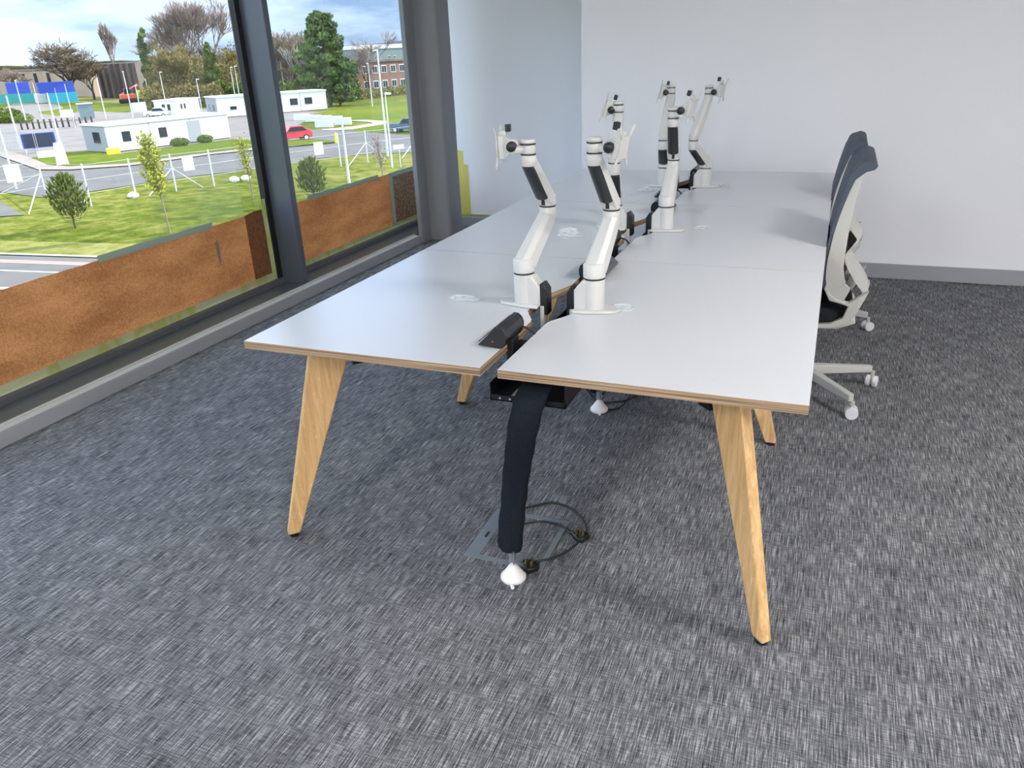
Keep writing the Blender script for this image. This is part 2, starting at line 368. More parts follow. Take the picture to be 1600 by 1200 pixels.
def leg(foot, d, flip):
    mb, f, dd, n = leg_mb(foot, d)
    o = mb.build('leg', M_OAK, desk, bevel=.004)
    c = f+dd*.023+n*.017
    MB().lathe([(.017, 0), (.017, .013)], (c.x, c.y, 0), 16).build('foot_pad', M_BLACK, o)
    p = MB(); e = f+dd*.30
    p.prism([(0, 0), (.05, 0), (.05, .12), (.035, .12)], 0, th_, 'y', M=Matrix.Translation(e+n*.006+Vector((0, 0, .59))) @ Matrix(((dd.x, n.x, 0, 0), (dd.y, n.y, 0, 0), (0, 0, 1, 0), (0, 0, 0, 1))))
    p.build('leg_bracket', M_BMETAL, o)
th_ = .022
s_ = math.sqrt(.5)
TE = 3*TL
leg((.018, .018), (1, 1), 0); 
leg((TW-.018-.034*s_+.022, .018+.034*s_-.022), (-1, 1), 0)
leg((TW-.018, TE-.018), (-1, -1), 0); leg((.018+.02, TE-.018), (1, -1), 0)
for y in (TL+.02, 2*TL+.02):
    leg((.10, y-.017), (1, 0), 0); leg((TW-.10, y+.017), (-1, 0), 0)
fr = MB()
for y in (.30, TL-.06, TL+.06, 2*TL-.06, 2*TL+.06, TE-.30): fr.box((.28, y-.02, .67), (TW-.28, y+.02, .705))
for x in (.32, TW-.36): fr.box((x, .30, .67), (x+.04, TE-.3, .705))
fr.build('under_frame', M_BMETAL, desk, bevel=.002)
# cable tray: folded steel trough with slots
tr = MB()
X0, X1, Z0 = .795, 1.02, .612; ya, yb_ = .065, TE-.05
tr.box((X0, ya, Z0), (X1, yb_, Z0+.003)); tr.box((X0, ya, Z0), (X0+.003, yb_, Z0+.052)); tr.box((X1-.003, ya, Z0), (X1, yb_, Z0+.085))
tr.box((X0, ya, Z0), (X1, ya+.003, Z0+.018))
tray = tr.build('cable_tray', M_BMETAL, desk)
M_SLOT = mat('tray slot', (.35, .36, .38), .6)
for y in (.10, .22, .34):
    for x in (X0+.05, X0+.13): MB().box((x, y, Z0+.0028), (x+.012, y+.05, Z0+.0042)).build('slot', M_SLOT, tray)
for x in (X0+.03, X0+.06): MB().cyl((x, ya-.001, Z0+.009), (x, ya+.0, Z0+.009), .003, n=10).build('rivet', M_SLOT, tray)

# ------------------------------------------------------------------ monitor arms
def V(*a): return Vector(a)
def make_arm(px, py, sgn, elbow, head, knob, plate, az, tilt, low_spring, label, roll=0):
    """sgn: +1 when the desk edge lies on the +X side of the post (left row), -1 for the right row"""
    t = thing('monitor_arm', label, 'monitor arm', (px, py, TZ), group='white monitor arms along the desk spine')
    L = lambda p: Vector(p)-Vector((px, py, TZ))
    e, h, kn, pl = L(elbow), L(head), L(knob), L(plate)
    # clamp base
    prof = [(-.018, .0), (-.018, .104), (.034, .104), (.062, .070), (.062, .0)]
    b = MB()
    b.prism([(sgn*x, z) for x, z in prof], -.027, .027, 'y')
    b.build('clamp_body', M_WHITE, t, bevel=.006, seg=3)
    p = MB().prism([(sgn*.062, -.055), (sgn*.02, -.055), (-sgn*.078, -.028), (-sgn*.090, 0), (-sgn*.078, .028), (sgn*.02, .055), (sgn*.062, .055)], 0, .010, 'z')
    p.build('clamp_plate', M_WHITE, t, bevel=.004)
    u = MB().prism([(sgn*.062, -.028), (sgn*.062, .078), (sgn*.072, .082), (sgn*.088, .058), (sgn*.088, -.028)], -.022, .022, 'y')
    u.build('cable_clip', M_BLACK, t, bevel=.003)
    MB().box((min(sgn*.064, sgn*.076), -.03, -.075), (max(sgn*.064, sgn*.076), .012, .004)).build('clamp_hook', M_WHITE, t, bevel=.002)
    # post and shoulder
    MB().cyl((0, 0, .0), (0, 0, .106), .0345, n=28).build('post', M_WHITE, t, smooth=40)
    MB().cyl((0, 0, .1055), (0, 0, .1095), .0338, n=28).build('post_seam', M_SEAM, t, smooth=40)
    def knuckle(c, r0, z0, z1, name='joint'):
        return MB().lathe([(r0*.86, z0), (r0, z0+.004), (r0, z1-.005), (r0*.85, z1)], (c.x, c.y, 0), 24).build(name, M_WHITE, t, smooth=50)
    z_s, z_e0, z_e1 = .109, e.z, e.z+.004
    def link(a, b_, w0, w1, spring):
        a, b_ = Vector(a), Vector(b_); d = (b_-a).normalized(); sd = d.cross(V(0, 0, 1)).normalized(); n = sd.cross(d).normalized()
        if n.z < 0: n = -n; sd = -sd
        ln = (b_-a).length
        def ring(p, w, g=1.0): return [p+sd*x*w+n*y*w for x, y in ((-.5, -.38*g), (-.5, .22), (-.28, .46), (.28, .46), (.5, .22), (.5, -.38*g))]
        o = MB().rings([ring(a, w0), ring(a+d*ln*.12, w0), ring(a+d*ln*.9, w1), ring(b_, w1*.95)]).build('lower_link' if a.z < .3 and w0 > .06 else 'upper_link', M_WHITE, t, bevel=.003, smooth=35)
        if spring:
            # charcoal gas-spring cover cradled on the under side, with the bare rod end showing at the lower joint
            R = []
            for f, g in ((.16, .90), (.18, 1), (.80, 1), (.92, .97), (.94, .6)):
                w = (w0+(w1-w0)*f)*.47*g; c = a+d*ln*f-n*(w0*.30)
                R.append([c+sd*math.cos(q)*w-n*math.sin(q)*w*.62 for q in [PI*k/12*1.0-0.0 for k in range(13)]]+[c+sd*(-w)*.98+n*.004, c+sd*w*.98+n*.004])
            MB().rings(R).build('spring_cover', M_GAS, o, smooth=50)
            MB().cyl(a+d*ln*.03-n*w0*.36, a+d*ln*.2-n*w0*.40, .006, n=10).box((-.006, -.006, -.006), (.006, .006, .006), M=Matrix.Translation(a+d*ln*.05-n*w0*.43)).build('spring_rod', M_SEAM, o)
        return o
    # lower joint block, lower link
    sh = V(0, 0, z_s+.022); knuckle(V(0, 0, 0), .0355, z_s, z_s+.050, 'shoulder_joint')
    link(sh+V(0, 0, .006), V(e.x, e.y, e.z-.026), .066, .054, low_spring)
    knuckle(e, .0275, e.z-.050, e.z, 'elbow_joint')
    MB().cyl((e.x, e.y, e.z-.001), (e.x, e.y, e.z+.003), .0268, n=24).build('elbow_seam', M_SEAM, t, smooth=40)
    knuckle(e, .0275, e.z+.002, e.z+.040, 'elbow_joint')
    link(V(e.x, e.y, e.z+.020), V(h.x, h.y, h.z-.024), .055, .046, not low_spring)
    # head: two stacked caps around the swivel ring
    knuckle(h, .0245, h.z-.048, h.z-.012, 'head_joint')
    knuckle(h, .0235, h.z-.010, h.z+.018, 'swivel_ring')
    knuckle(h, .0245, h.z+.020, h.z+.034, 'head_cap')
    for q in (-.013, .0175): MB().cyl((h.x, h.y, h.z+q), (h.x, h.y, h.z+q+.0032), .0242, n=20).build('ring_seam', M_SEAM, t)
    # tilt head
    ca, sa = math.cos(az), math.sin(az); D = V(ca, sa, 0); S = V(-sa, ca, 0)
    if S.y > 0: S = -S                                      # side towards the room end the knob faces
    MB().cyl(V(h.x, h.y, h.z+.004), V(kn.x, kn.y, h.z+.004)+D*.004, .013, n=14).build('swivel_stub', M_WHITE, t, smooth=40)
    kc = V(kn.x, kn.y, kn.z); hub = kc-S*.010
    MB().cyl(hub-S*.024, hub+S*.004, .0215, n=24).build('tilt_hub', M_WHITE, t, smooth=40)
    kb = MB().cyl(kc-S*.008, kc+S*.010, .0165, .0155, n=24); kb.cyl(kc+S*.010, kc+S*.014, .0155, .011, n=24); kb.build('tilt_knob', M_BLACK, t, smooth=50)
    ct, st = math.cos(tilt), math.sin(tilt)
    NN = D*ct+V(0, 0, 1)*st; UU = -D*st+V(0, 0, 1)*ct                  # plate normal and plate up
    F = Matrix(((NN.x, -S.x, UU.x, pl.x), (NN.y, -S.y, UU.y, pl.y), (NN.z, -S.z, UU.z, pl.z), (0, 0, 0, 1)))
    hb = F.inverted() @ (hub-S*.010)
    MB().rings([[F @ V(-.024, y, z) for y, z in ((-.026, -.034), (.026, -.034), (.026, .034), (-.026, .034))],
                [hub-S*.010+S*y+UU*z*.6 for y, z in ((.014, -.030), (-.014, -.030), (-.014, .030), (.014, .030))]]).build('tilt_bracket', M_WHITE, t, bevel=.003)
    vp = MB().box((-.026, -.030, -.036), (-.006, .030, .036), M=F)
    blk = vp.build('plate_carrier', M_WHITE, t, bevel=.004)
    star = MB(); c0 = .026; tp_ = .056; w = .009
    star.box((-.006, -.032, -.034), (-.001, .032, .034), M=F)
    for sy2 in (-1, 1):
        for sz in (-1, 1):
            pts = [(sy2*c0, sz*(c0+.010)), (sy2*(c0+.010), sz*c0), (sy2*(tp_+.004), sz*(tp_-.002)), (sy2*(tp_+.002), sz*(tp_+.007)), (sy2*(tp_-.007), sz*(tp_+.004))]
            star.prism(pts, -.005, -.001, 'x', M=F)
    star.build('vesa_plate', M_WHITE, t, bevel=.0015)
    MB().box((-.046, -.012, .044), (-.030, .012, .066), M=F).build('release_lever', M_BLACK, t, bevel=.002)
    MB().prism([(-.028, .030), (-.006, .030), (-.010, .046), (-.036, .050)], -.010, .010, 'y', M=F).build('lever_mount', M_WHITE, t)
    return t
make_arm(.712, .575, 1, (.765, .675, 1.046), (.742, .57, 1.236), (.699, .54, 1.250), (.640, .57, 1.246), PI+.18, -.04, False, 'nearest white monitor arm in the window-side row, mount plate facing the window')
make_arm(.957, .565, -1, (.982, .675, 1.040), (.957, .565, 1.242), (1.009, .54, 1.249), (1.050, .565, 1.246), -.12, -.20, False, 'nearest white monitor arm in the chair-side row, beside a clear screw bag touching its base')
make_arm(.706, 1.78, 1, (.726, 1.68, 1.045), (.712, 1.795, 1.262), (.686, 1.77, 1.261), (.645, 1.79, 1.272), PI+.25, .34, True, 'middle white monitor arm of the window-side row, mostly hidden behind the nearest one')
make_arm(.945, 1.78, -1, (.951, 1.88, 1.034), (.960, 1.78, 1.235), (.996, 1.755, 1.255), (1.050, 1.78, 1.262), -.10, -.22, False, 'middle white monitor arm of the chair-side row, charcoal upper cover facing us')
make_arm(.693, 2.97, 1, (.701, 2.87, 1.008), (.718, 2.97, 1.268), (.693, 2.94, 1.264), (.650, 2.96, 1.268), PI+.2, .26, True, 'farthest white monitor arm in the window-side row, plain white upper link')
make_arm(.935, 2.97, -1, (.874, 2.87, 1.008), (.931, 2.97, 1.262), (.962, 2.945, 1.260), (1.014, 2.96, 1.266), -.1, -.16, True, 'farthest white monitor arm in the chair-side row, lower link leaning to the window')

# ------------------------------------------------------------------ power modules clamped to the inner desk edges
def power_module(x, y0, ln, s, label, z=TZ):
    """s=+1: rounded back towards +X (window-side desks)"""
    t = thing('power_module', label, 'power module', (x, y0+ln/2, z), group='black desk power modules')
    prof = [(-.078, .006), (-.020, .064), (-.006, .063), (.006, .052), (.011, .036), (.010, .018), (.002, .004), (-.010, .0)]
    h = ln/2
    MB().prism([(s*a, b) for a, b in prof], -h+.006, h-.006, 'y').build('housing', M_BLACK, t, smooth=30, bevel=.002)
    for q in (-h, h-.006): MB().prism([(s*a*.985, b*.985+.0005) for a, b in prof], q, q+.006, 'y').build('end_cap', M_BLACK, t)
    d = Vector((s*.070, 0, .062)).normalized(); n = Vector((-s*.062, 0, .070)).normalized()
    F = Matrix(((0, d.x, n.x, s*-.053), (1, 0, 0, 0), (0, d.z, n.z, .035), (0, 0, 0, 1)))
    MB().box((-h+.014, -.036, -.001), (h-.014, .034, .0016), M=F).build('socket_face', M_DGREY, t)
    so = MB()
    for k in range(5): so.box((-.05+k*.024, -.020, .0012), (-.043+k*.024, -.012, .0022), M=F)
    for k in range(2): so.box((-.03+k*.05, .008, .0012), (-.026+k*.05, .018, .0022), M=F)
    so.build('socket_hole', M_SEAM, t)
    MB().cyl((s*-.03, -h-.0006, .020), (s*-.03, -h+.001, .020), .0026, n=12).build('indicator_light', M_REDLED, t)
    MB().box((min(s*-.01, s*.012), -.024, -.052), (max(s*-.01, s*.012), .024, .012)).build('edge_clamp', M_BLACK, t, bevel=.002)
    MB().cyl((s*.0, 0, -.072), (s*.0, 0, -.05), .004, n=10).lathe([(.009, -.078), (.009, -.070)], (s*.0, 0, 0), 12).build('clamp_screw', M_STEEL, t)
    MB().tube(smoothpath([(s*.006, h-.02, .026), (s*.03, h-.01, .018), (s*.048, h+.0, -.01), (s*.055, h+.01, -.09)], 5), .0035, 8).build('power_lead', M_CORD, t, smooth=60)
    return t
power_module(.803, .150, .150, 1, 'black power module at the near end of the window-side desks, red light on its end')
power_module(.800, 1.33, .165, 1, 'black power module on the window side, half hidden behind the nearest chair-side arm')
power_module(.800, 2.56, .165, 1, 'black power module in front of the farthest window-side arm')
power_module(.812, .90, .24, -1, 'dark power module with five small ports, just behind the nearest chair-side arm')
power_module(.812, 2.12, .22, -1, 'dark power module peeking out behind the middle chair-side arm')
power_module(.812, 3.25, .22, -1, 'dark power module at the far end of the desk spine')

# ------------------------------------------------------------------ screw bags lying on the desktops
def bag(x, y, rx, ry, h, rz, label, blue=True, seed=0, crumple=.3):
    t = thing('screw_bag', label, 'plastic bag', (x, y, TZ), rz, 'small plastic bags of fixings on the desks')
    rnd = random.Random(seed); n, m = 18, 8; R = []
    for j in range(m):
        f = j/(m-1); zz = h*f; k = math.sqrt(max(0, 1-f*f))*.92+.08
        R.append([(rx*k*math.cos(2*PI*i/n)*(1+crumple*rnd.uniform(-1, 1)*(.3+f)), ry*k*math.sin(2*PI*i/n)*(1+crumple*rnd.uniform(-1, 1)*(.3+f)), .0008+zz*(1+.5*crumple*rnd.uniform(-1, 1)) if j else .0008) for i in range(n)])
    MB().rings(R).build('bag_film', M_BAG, t)
    k = MB(); 
    k.prism([(rx*.62*math.cos(q)*rnd.uniform(.8, 1), ry*.55*math.sin(q)*rnd.uniform(.8, 1)) for q in [2*PI*i/7 for i in range(7)]], .001, h*.38, 'z')
    k.build('contents', M_BLUE if blue else M_FOOT, t, bevel=.001)
    sc = MB()
    for i in range(3): a = rnd.uniform(0, PI); sc.cyl((-.012+.010*i, -.006, h*.42), (-.012+.010*i+.010*math.cos(a), -.006+.012*math.sin(a), h*.45), .0022, n=8)
    sc.build('screw', M_STEEL, t)
    return t
bag(.492, .562, .050, .022, .016, .15, 'small clear bag of screws on the nearest window-side desktop', True, 1)
bag(.550, 1.565, .052, .036, .038, .3, 'tall crumpled clear bag on the middle window-side desktop', False, 2, .45)
bag(.630, 2.80, .055, .036, .014, .2, 'flat clear bag beside the farthest window-side arm base', False, 3, .45)
bag(1.045, .600, .036, .032, .014, -.2, 'round pale blue bag touching the nearest chair-side arm plate', True, 4)
bag(1.095, 1.834, .034, .022, .014, .1, 'small pale blue bag on the middle chair-side desktop', True, 5)
bag(1.035, 3.00, .036, .024, .014, 0, 'small pale blue bag beside the farthest chair-side arm', True, 6)

# ------------------------------------------------------------------ cable risers, leads, floor box
def riser(label, dx=0, dy=0):
    t = thing('cable_riser', label, 'cable riser', (.84+dx, .075+dy, 0), group='black cable riser sleeves under the desk')
    cx = [(.100, .050, .672, .040, .018), (.092, -.005, .664, .044, .022), (.082, -.040, .625, .046, .026), (.060, -.036, .54, .046, .030), (.036, -.015, .44, .043, .029), (.016, .006, .36, .042, .030), (.002, .015, .27, .040, .030), (-.008, .012, .19, .041, .032), (-.014, .008, .12, .040, .030), (-.010, .006, .098, .032, .024)]
    P = smoothpath([V(a, b, c) for a, b, c, _, _ in cx], 4); Rr = smoothpath([V(d, e_, 0) for _, _, _, d, e_ in cx], 4)
    R = []
    rnd = random.Random(4)
    for p, r in zip(P, Rr):
        w = 1+.03*math.sin(p.z*70)+rnd.uniform(-.012, .012)
        R.append([(p.x+r.x*math.cos(q)*w, p.y+r.y*math.sin(q)*(1+.12*math.cos(3*q))*w, p.z) for q in [2*PI*k/20 for k in range(20)]])
    MB().rings(R).build('cable_sleeve', M_SOCK, t, smooth=60)
    MB().prism([(-.012, 0), (.014, 0), (.016, .02), (-.014, .06), (-.02, .06)], -.002, .002, 'x', M=Matrix.Translation((-.004, .0, .045)) @ Matrix.Rotation(.6, 4, 'Z')).box((-.016, -.002, .04), (.010, .002, .12)).build('steel_strip', M_STEEL, t)
    MB().lathe([(.037, 0), (.040, .004), (.040, .012), (.037, .016), (.034, .018), (.014, .048), (.010, .052)], (0, -.010, 0), 32).build('weighted_foot', M_FOOT, t, smooth=40)
    MB().cyl((.012, -.052, .006), (.018, -.062, .006), .006, n=10).build('foot_screw', M_FOOT, t)
    return t
r1 = riser('black sleeved cable riser with white cone foot at the near end of the desk')
r2 = dup(r1, (.762, 1.335, 0), 0, 'black sleeved cable riser with white cone foot farther under the desk')
def plug(t, c, az, pin=0):
    F = Matrix.Translation(c) @ Matrix.Rotation(az, 4, 'Z')
    o = MB().prism([(-.024, -.014), (.006, -.026), (.026, -.020), (.026, .020), (.006, .026), (-.024, .014)], 0, .020, 'z', M=F).build('plug', M_BLACK, t, bevel=.004)
    p = MB()
    for x, y in ((.014, 0), (-.006, -.011), (-.006, .011)): p.box((x-.003, y-.003, .018), (x+.003, y+.003, .038), M=F)
    p.build('pin', M_BRASS, o)
    MB().cyl(F @ V(-.022, 0, .010), F @ V(-.050, 0, .007), .007, .005, n=10).build('strain_relief', M_BLACK, o)
def lead(label, pts, pc, az):
    t = thing('power_lead', label, 'cable', pts[0])
    o0 = Vector(pts[0])
    MB().tube([p-o0 for p in smoothpath(pts, 8)], .0038, 8).build('cord', M_CORD, t, smooth=60)
    plug(t, Vector(pc)-o0, az)
    return t
z_ = .005
lead('black power lead with its plug at the right of the loop by the near riser', [(.735, .335, z_), (.765, .350, z_), (.79, .372, z_), (.835, .388, z_), (.890, .380, z_), (.935, .358, z_)], (.975, .335, 0), -.35)
lead('black power lead forming the wide outer loop, its plug standing by the white cone foot', [(.70, .405, z_), (.725, .440, z_), (.765, .475, z_), (.815, .512, z_), (.888, .497, z_), (.950, .440, z_), (.99, .36, .012), (.975, .275, .012), (.946, .225, z_), (.905, .180, z_), (.865, .160, z_), (.840, .150, .008)], (.876, .118, .004), 1.2)
lead('black power lead coiled beside the farther riser under the desk', [(.68, 1.37, .09), (.69, 1.44, .02), (.74, 1.405, z_), (.80, 1.42, z_), (.868, 1.475, z_), (.90, 1.56, .01), (.87, 1.50, .02), (.85, 1.38, z_), (.80, 1.335, z_), (.75, 1.37, z_), (.70, 1.43, z_), (.65, 1.50, .03)], (.69, 1.52, 0), 2.6)
fb = thing('floor_box', 'square grey metal floor box frame set in the carpet beside the near riser', 'floor box', (.775, .27, 0))
a_ = .137; q_ = .148
fo = MB()
for x0, y0, x1, y1 in ((-a_, -q_, -a_+.050, q_), (a_-.018, -q_, a_, q_), (-a_+.050, -q_, a_-.018, -q_+.02), (-a_+.050, q_-.02, a_-.018, q_)): fo.box((x0, y0, .0005), (x1, y1, .0035))
fo.build('frame', M_STEEL, fb)
MB().box((-a_+.050, -q_+.02, .0005), (a_-.018, q_-.02, .0025)).build('lid', M_CARPET, fb)
MB().box((-a_+.026, -.03, .0036), (-a_+.034, .0, .0048)).build('lid_catch', M_SEAM, fb)

# ------------------------------------------------------------------ task chairs
def make_chair(label, loc, rz, base_rot=23):
    t = thing('office_chair', label, 'chair', loc, rz, 'grey task chairs at the desk')
    # five-star base
    bs = MB().lathe([(.045, .075), (.052, .085), (.052, .125), (.030, .15), (.028, .17)], (0, 0, 0), 20)
    base = bs.build('base_hub', M_CHAIR, t, smooth=40)
    MB().cyl((0, 0, .16), (0, 0, .40), .025, n=16).build('gas_lift', M_STEEL, t, smooth=40)
    for k in range(5):
        a = math.radians(base_rot+72*k); F = Matrix.Rotation(a, 4, 'Z')
        MB().rings([[F @ V(.03, y, z) for y, z in ((-.022, .085), (.022, .085), (.018, .130), (-.018, .130))],
                    [F @ V(.325, y, z) for y, z in ((-.014, .074), (.014, .074), (.013, .106), (-.013, .106))]]).build('base_leg', M_CHAIR, t, bevel=.004)
        c = F @ V(.335, 0, 0); ca = a+.9
        cs = MB(); S = V(-math.sin(ca), math.cos(ca), 0)
        cs.cyl(c+S*.006+V(0, 0, .027), c+S*.024+V(0, 0, .027), .027, n=20).cyl(c-S*.024+V(0, 0, .027), c-S*.006+V(0, 0, .027), .027, n=20)
        o = cs.build('caster', M_CASTER, t, smooth=40, bevel=.002)
        MB().cyl(c+V(0, 0, .04), c+V(0, 0, .078), .009, n=10).box((-.007, -.007, .012), (.007, .007, .045), M=Matrix.Translation(c)).build('caster_stem', M_CHAIR, o)
    # seat, pan, mechanism
    st = []
    for z, g in ((.405, .90), (.418, 1.0), (.45, 1.0), (.47, .97), (.478, .88)):
        st.append([(.02+.235*g*(abs(math.cos(q))**.55)*(1 if math.cos(q) > 0 else -1)-.02, .235*g*(abs(math.sin(q))**.55)*(1 if math.sin(q) > 0 else -1), z) for q in [2*PI*k/32 for k in range(32)]])
    MB().rings([[(x-.06, y, z) for x, y, z in r] for r in st]).build('seat', M_SEAT, t, smooth=60)
    MB().prism([(-.22, .385), (.12, .378), (.19, .41), (.175, .43), (.12, .404), (-.22, .404)], -.20, .20, 'y').build('seat_pan', M_CHAIR, t, bevel=.004)
    MB().prism([(-.13, .33), (.09, .33), (.15, .352), (.12, .380), (-.13, .385)], -.075, .075, 'y').build('mechanism', M_CHAIR, t, bevel=.01)
    # back: side profile lofted across the width, mesh in front, white frame behind
    front = [(.150, 1.078), (.118, 1.060), (.102, 1.02), (.085, .95), (.068, .86), (.053, .76), (.044, .66), (.050, .585), (.075, .535), (.125, .508)]
    thick = [.006, .026, .036, .044, .052, .062, .070, .076, .076, .060]
    def offs(pts, ds):
        o = []
        for i, p in enumerate(pts):
            a, b = pts[max(i-1, 0)], pts[min(i+1, len(pts)-1)]
            tx, tz = b[0]-a[0], b[1]-a[1]; l = math.hypot(tx, tz); o.append((p[0]-tz/l*ds[i], p[1]+tx/l*ds[i]))
        return o
    fs = smoothpath([V(x, 0, z) for x, z in front], 4); ts = smoothpath([V(d, 0, 0) for d in thick], 4)
    fr2 = [(p.x, p.z) for p in fs]; back = offs(fr2, [q.x for q in ts])
    for s in (-1, 1):
        R = []
        for (x0, z0), (x1, z1) in zip(fr2, back):
            R.append([(x0+.004, s*.232, z0), (x1, s*.232, z1), (x1, s*.198, z1), (x0+.004, s*.198, z0)])
        MB().rings(R).build('back_frame', M_CHAIR, t, bevel=.004)
        # front mesh edge roll, dark, with thicker head part curling back
        R = []
        for i, (x, z) in enumerate(fr2[:30]):
            w = .010 if i > 9 else .010+.006*(10-i)/10
            R.append([(x-w, s*.230, z), (x+.005, s*.236, z), (x+.006, s*.19, z), (x-w*.8, s*.19, z)])
    # mesh panel spanning the frame, bowed backwards in the middle
    ny = 12; VV = []; FF = []
    pts = fr2[2:34]
    for (x, z) in pts:
        for j in range(ny+1):
            y = -.234+.468*j/ny; b = .022*(1-(y/.234)**2); VV.append((x-.009+b, y, z))
    for i in range(len(pts)-1):
        for j in range(ny): a = i*(ny+1)+j; FF.append((a, a+1, a+ny+2, a+ny+1))
    nv = len(VV); VV += [(x+.010, y, z) for x, y, z in VV]; nf = len(FF); FF += [tuple(i+nv for i in f[::-1]) for f in FF[:nf]]
    rim = [i*(ny+1) for i in range(len(pts))]+[(len(pts)-1)*(ny+1)+j for j in range(1, ny+1)]+[i*(ny+1)+ny for i in range(len(pts)-2, -1, -1)]+[j for j in range(ny-1, 0, -1)]
    for a, b in zip(rim, rim[1:]+rim[:1]): FF.append((a, b, b+nv, a+nv))
    MB().add(VV, FF).build('back_mesh', M_MESH, t, smooth=50)
    lo = [p for p in fr2 if .78 < p[1] < 1.03][::-1]
    m_ = len(lo)-1
    hp = [(x-.011, z) for x, z in lo]+[(.112, 1.050), (.128, 1.070), (.156, 1.081), (.182, 1.072), (.190, 1.058), (.180, 1.044), (.152, 1.036), (.134, 1.022)]
    hp += [(x+.004+.016*(i/m_)**1.5, z) for i, (x, z) in list(enumerate(lo))[::-1]][1:]
    MB().prism(hp, -.238, .238, 'y').build('head_roll', M_MESH, t, smooth=50, bevel=.004)
    # hip wings joining the back to the seat, with an open eye-shaped hole, and rear lumbar straps
    for s in (-1, 1):
        y0, y1 = s*.200, s*.236
        w = MB()
        outer = [(.060, .60), (.070, .545), (.100, .520), (.150, .505), (.205, .548), (.222, .560), (.188, .470), (.160, .420), (.10, .392), (-.02, .385), (-.02, .40), (.09, .412), (.135, .440), (.150, .492), (.125, .500), (.075, .512), (.050, .56)]
        w.prism(outer, min(y0, y1), max(y0, y1), 'y')
        w.build('hip_frame', M_CHAIR, t, bevel=.003)
    for pth, wd, bow in (([(.104, .83), (.150, .772), (.160, .755), (.150, .735), (.112, .675)], .165, .018), ([(.108, .700), (.130, .660), (.165, .600), (.200, .555), (.214, .535)], .195, .014)):
        R = []
        for p in smoothpath([V(x, 0, z) for x, z in pth], 4):
            ys = [-wd, -wd*.6, 0, wd*.6, wd]
            R.append([(p.x+bow*(1-(y/wd)**2), y, p.z) for y in ys]+[(p.x-.009+bow*(1-(y/wd)**2), y, p.z) for y in ys[::-1]])
        MB().rings(R).build('lumbar_strap', M_CHAIR, t, smooth=35)
    MB().rings([[(x, y, z) for x, y in ((a, -.03), (a+.02, -.03), (a+.02, .03), (a, .03))] for a, z in ((.06, .39), (.15, .40), (.20, .46), (.212, .54))]).build('back_spine', M_CHAIR, t, bevel=.004)
    return t
c1 = make_chair('nearer grey task chair with curled dark mesh back, tucked under the desk', (1.60, 1.82, 0), 0)
c2 = make_chair('farther grey task chair with dark mesh back, mostly hidden behind the nearer chair', (1.59, 2.88, 0), 0, -19.5)
c2.scale = (1, 1, .957)                         # its gas lift is set a little lower


# ================================================================== the site outside, three floors below
OD = .35                                     # outdoor colours scaled darker to offset the boosted skylight
_mat, _noisy = mat, noisy
def dk(c): return tuple(v*OD for v in c)
def mat(name, col, rough=.5, metal=0, spec=.5, build=None): return _mat(name, dk(col), rough, metal, spec, build)
def noisy(c1, c2, *a, **k): return _noisy(dk(c1), dk(c2), *a, **k)
def f_grass(c1, c2, c3):
    c1, c2, c3 = dk(c1), dk(c2), dk(c3)
    def f(t, b):
        n = noisen(t, coords(t, (1, 1, 1)), .9, 9, .8); n2 = noisen(t, coords(t, (1, 1, 1)), .06, 3)
        m = node(t, 'ShaderNodeMath', operation='MULTIPLY_ADD'); t.links.new(n, m.inputs[0]); m.inputs[1].default_value = .7
        m2 = node(t, 'ShaderNodeMath', operation='MULTIPLY'); t.links.new(n2, m2.inputs[0]); m2.inputs[1].default_value = .3; t.links.new(m2.outputs[0], m.inputs[2])
        t.links.new(ramp(t, m.outputs[0], [(.42, c1), (.5, c2), (.58, c3)]), b.inputs['Base Color'])
    return f
M_GRASS = mat('rough grass', (.2, .3, .04), .95, spec=.05, build=f_grass((.11, .16, .012), (.24, .28, .020), (.46, .42, .10)))
M_LAWN = mat('mown grass', (.2, .3, .04), .95, spec=.05, build=f_grass((.18, .25, .016), (.25, .31, .020), (.34, .37, .04)))
M_DRY = mat('dry verge', (.45, .42, .12), .95, spec=.05, build=f_grass((.32, .34, .06), (.50, .46, .13), (.62, .55, .25)))
M_ASPH = mat('asphalt', (.24, .23, .24), .95, spec=.1, build=noisy((.29, .265, .24), (.37, .34, .31), .5, .3, .7))
M_YARD = mat('pale tarmac yard', (.34, .31, .30), .95, spec=.1, build=noisy((.42, .37, .33), (.55, .48, .43), .4, .3, .7))
M_PAVE = mat('pavement', (.66, .54, .46), .95, spec=.1)
M_KERB = mat('kerb stone', (1.1, .98, .84), .9)
M_PINK = mat('red paving strip', (.75, .46, .38), .9)
M_PAINT = mat('road paint', (1.7, 1.65, 1.5), .8)
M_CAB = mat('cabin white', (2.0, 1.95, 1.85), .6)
M_CABG = mat('cabin grey and end shade', (.80, .82, .84), .6)  # this grey also paints the shade on the cabin end walls
M_PANE = mat('dark pane', (.06, .08, .09), .15)
M_POLE = mat('galvanised pole', (1.6, 1.6, 1.6), .5)
M_BRKT = mat('tan brick', (.52, .36, .25), .9, build=noisy((.90, .62, .42), (1.1, .84, .62), .25, .3, .7))
M_BRKD = mat('brown brick', (.20, .13, .11), .9, build=noisy((.22, .15, .13), (.42, .29, .24), .22, .4, .6, 4, (1, 1, .15)))  # dark tone paints the shade on the ribbed building's front
M_BRKR = mat('red brick', (.24, .12, .085), .9, build=noisy((.40, .20, .14), (.52, .29, .20), 1.2))
M_ROOF = mat('pale roof edge', (.60, .55, .50), .8)
M_BARK = mat('bare twigs', (.24, .175, .12), .9, spec=.1, build=noisy((.38, .27, .19), (.62, .47, .32), .3))
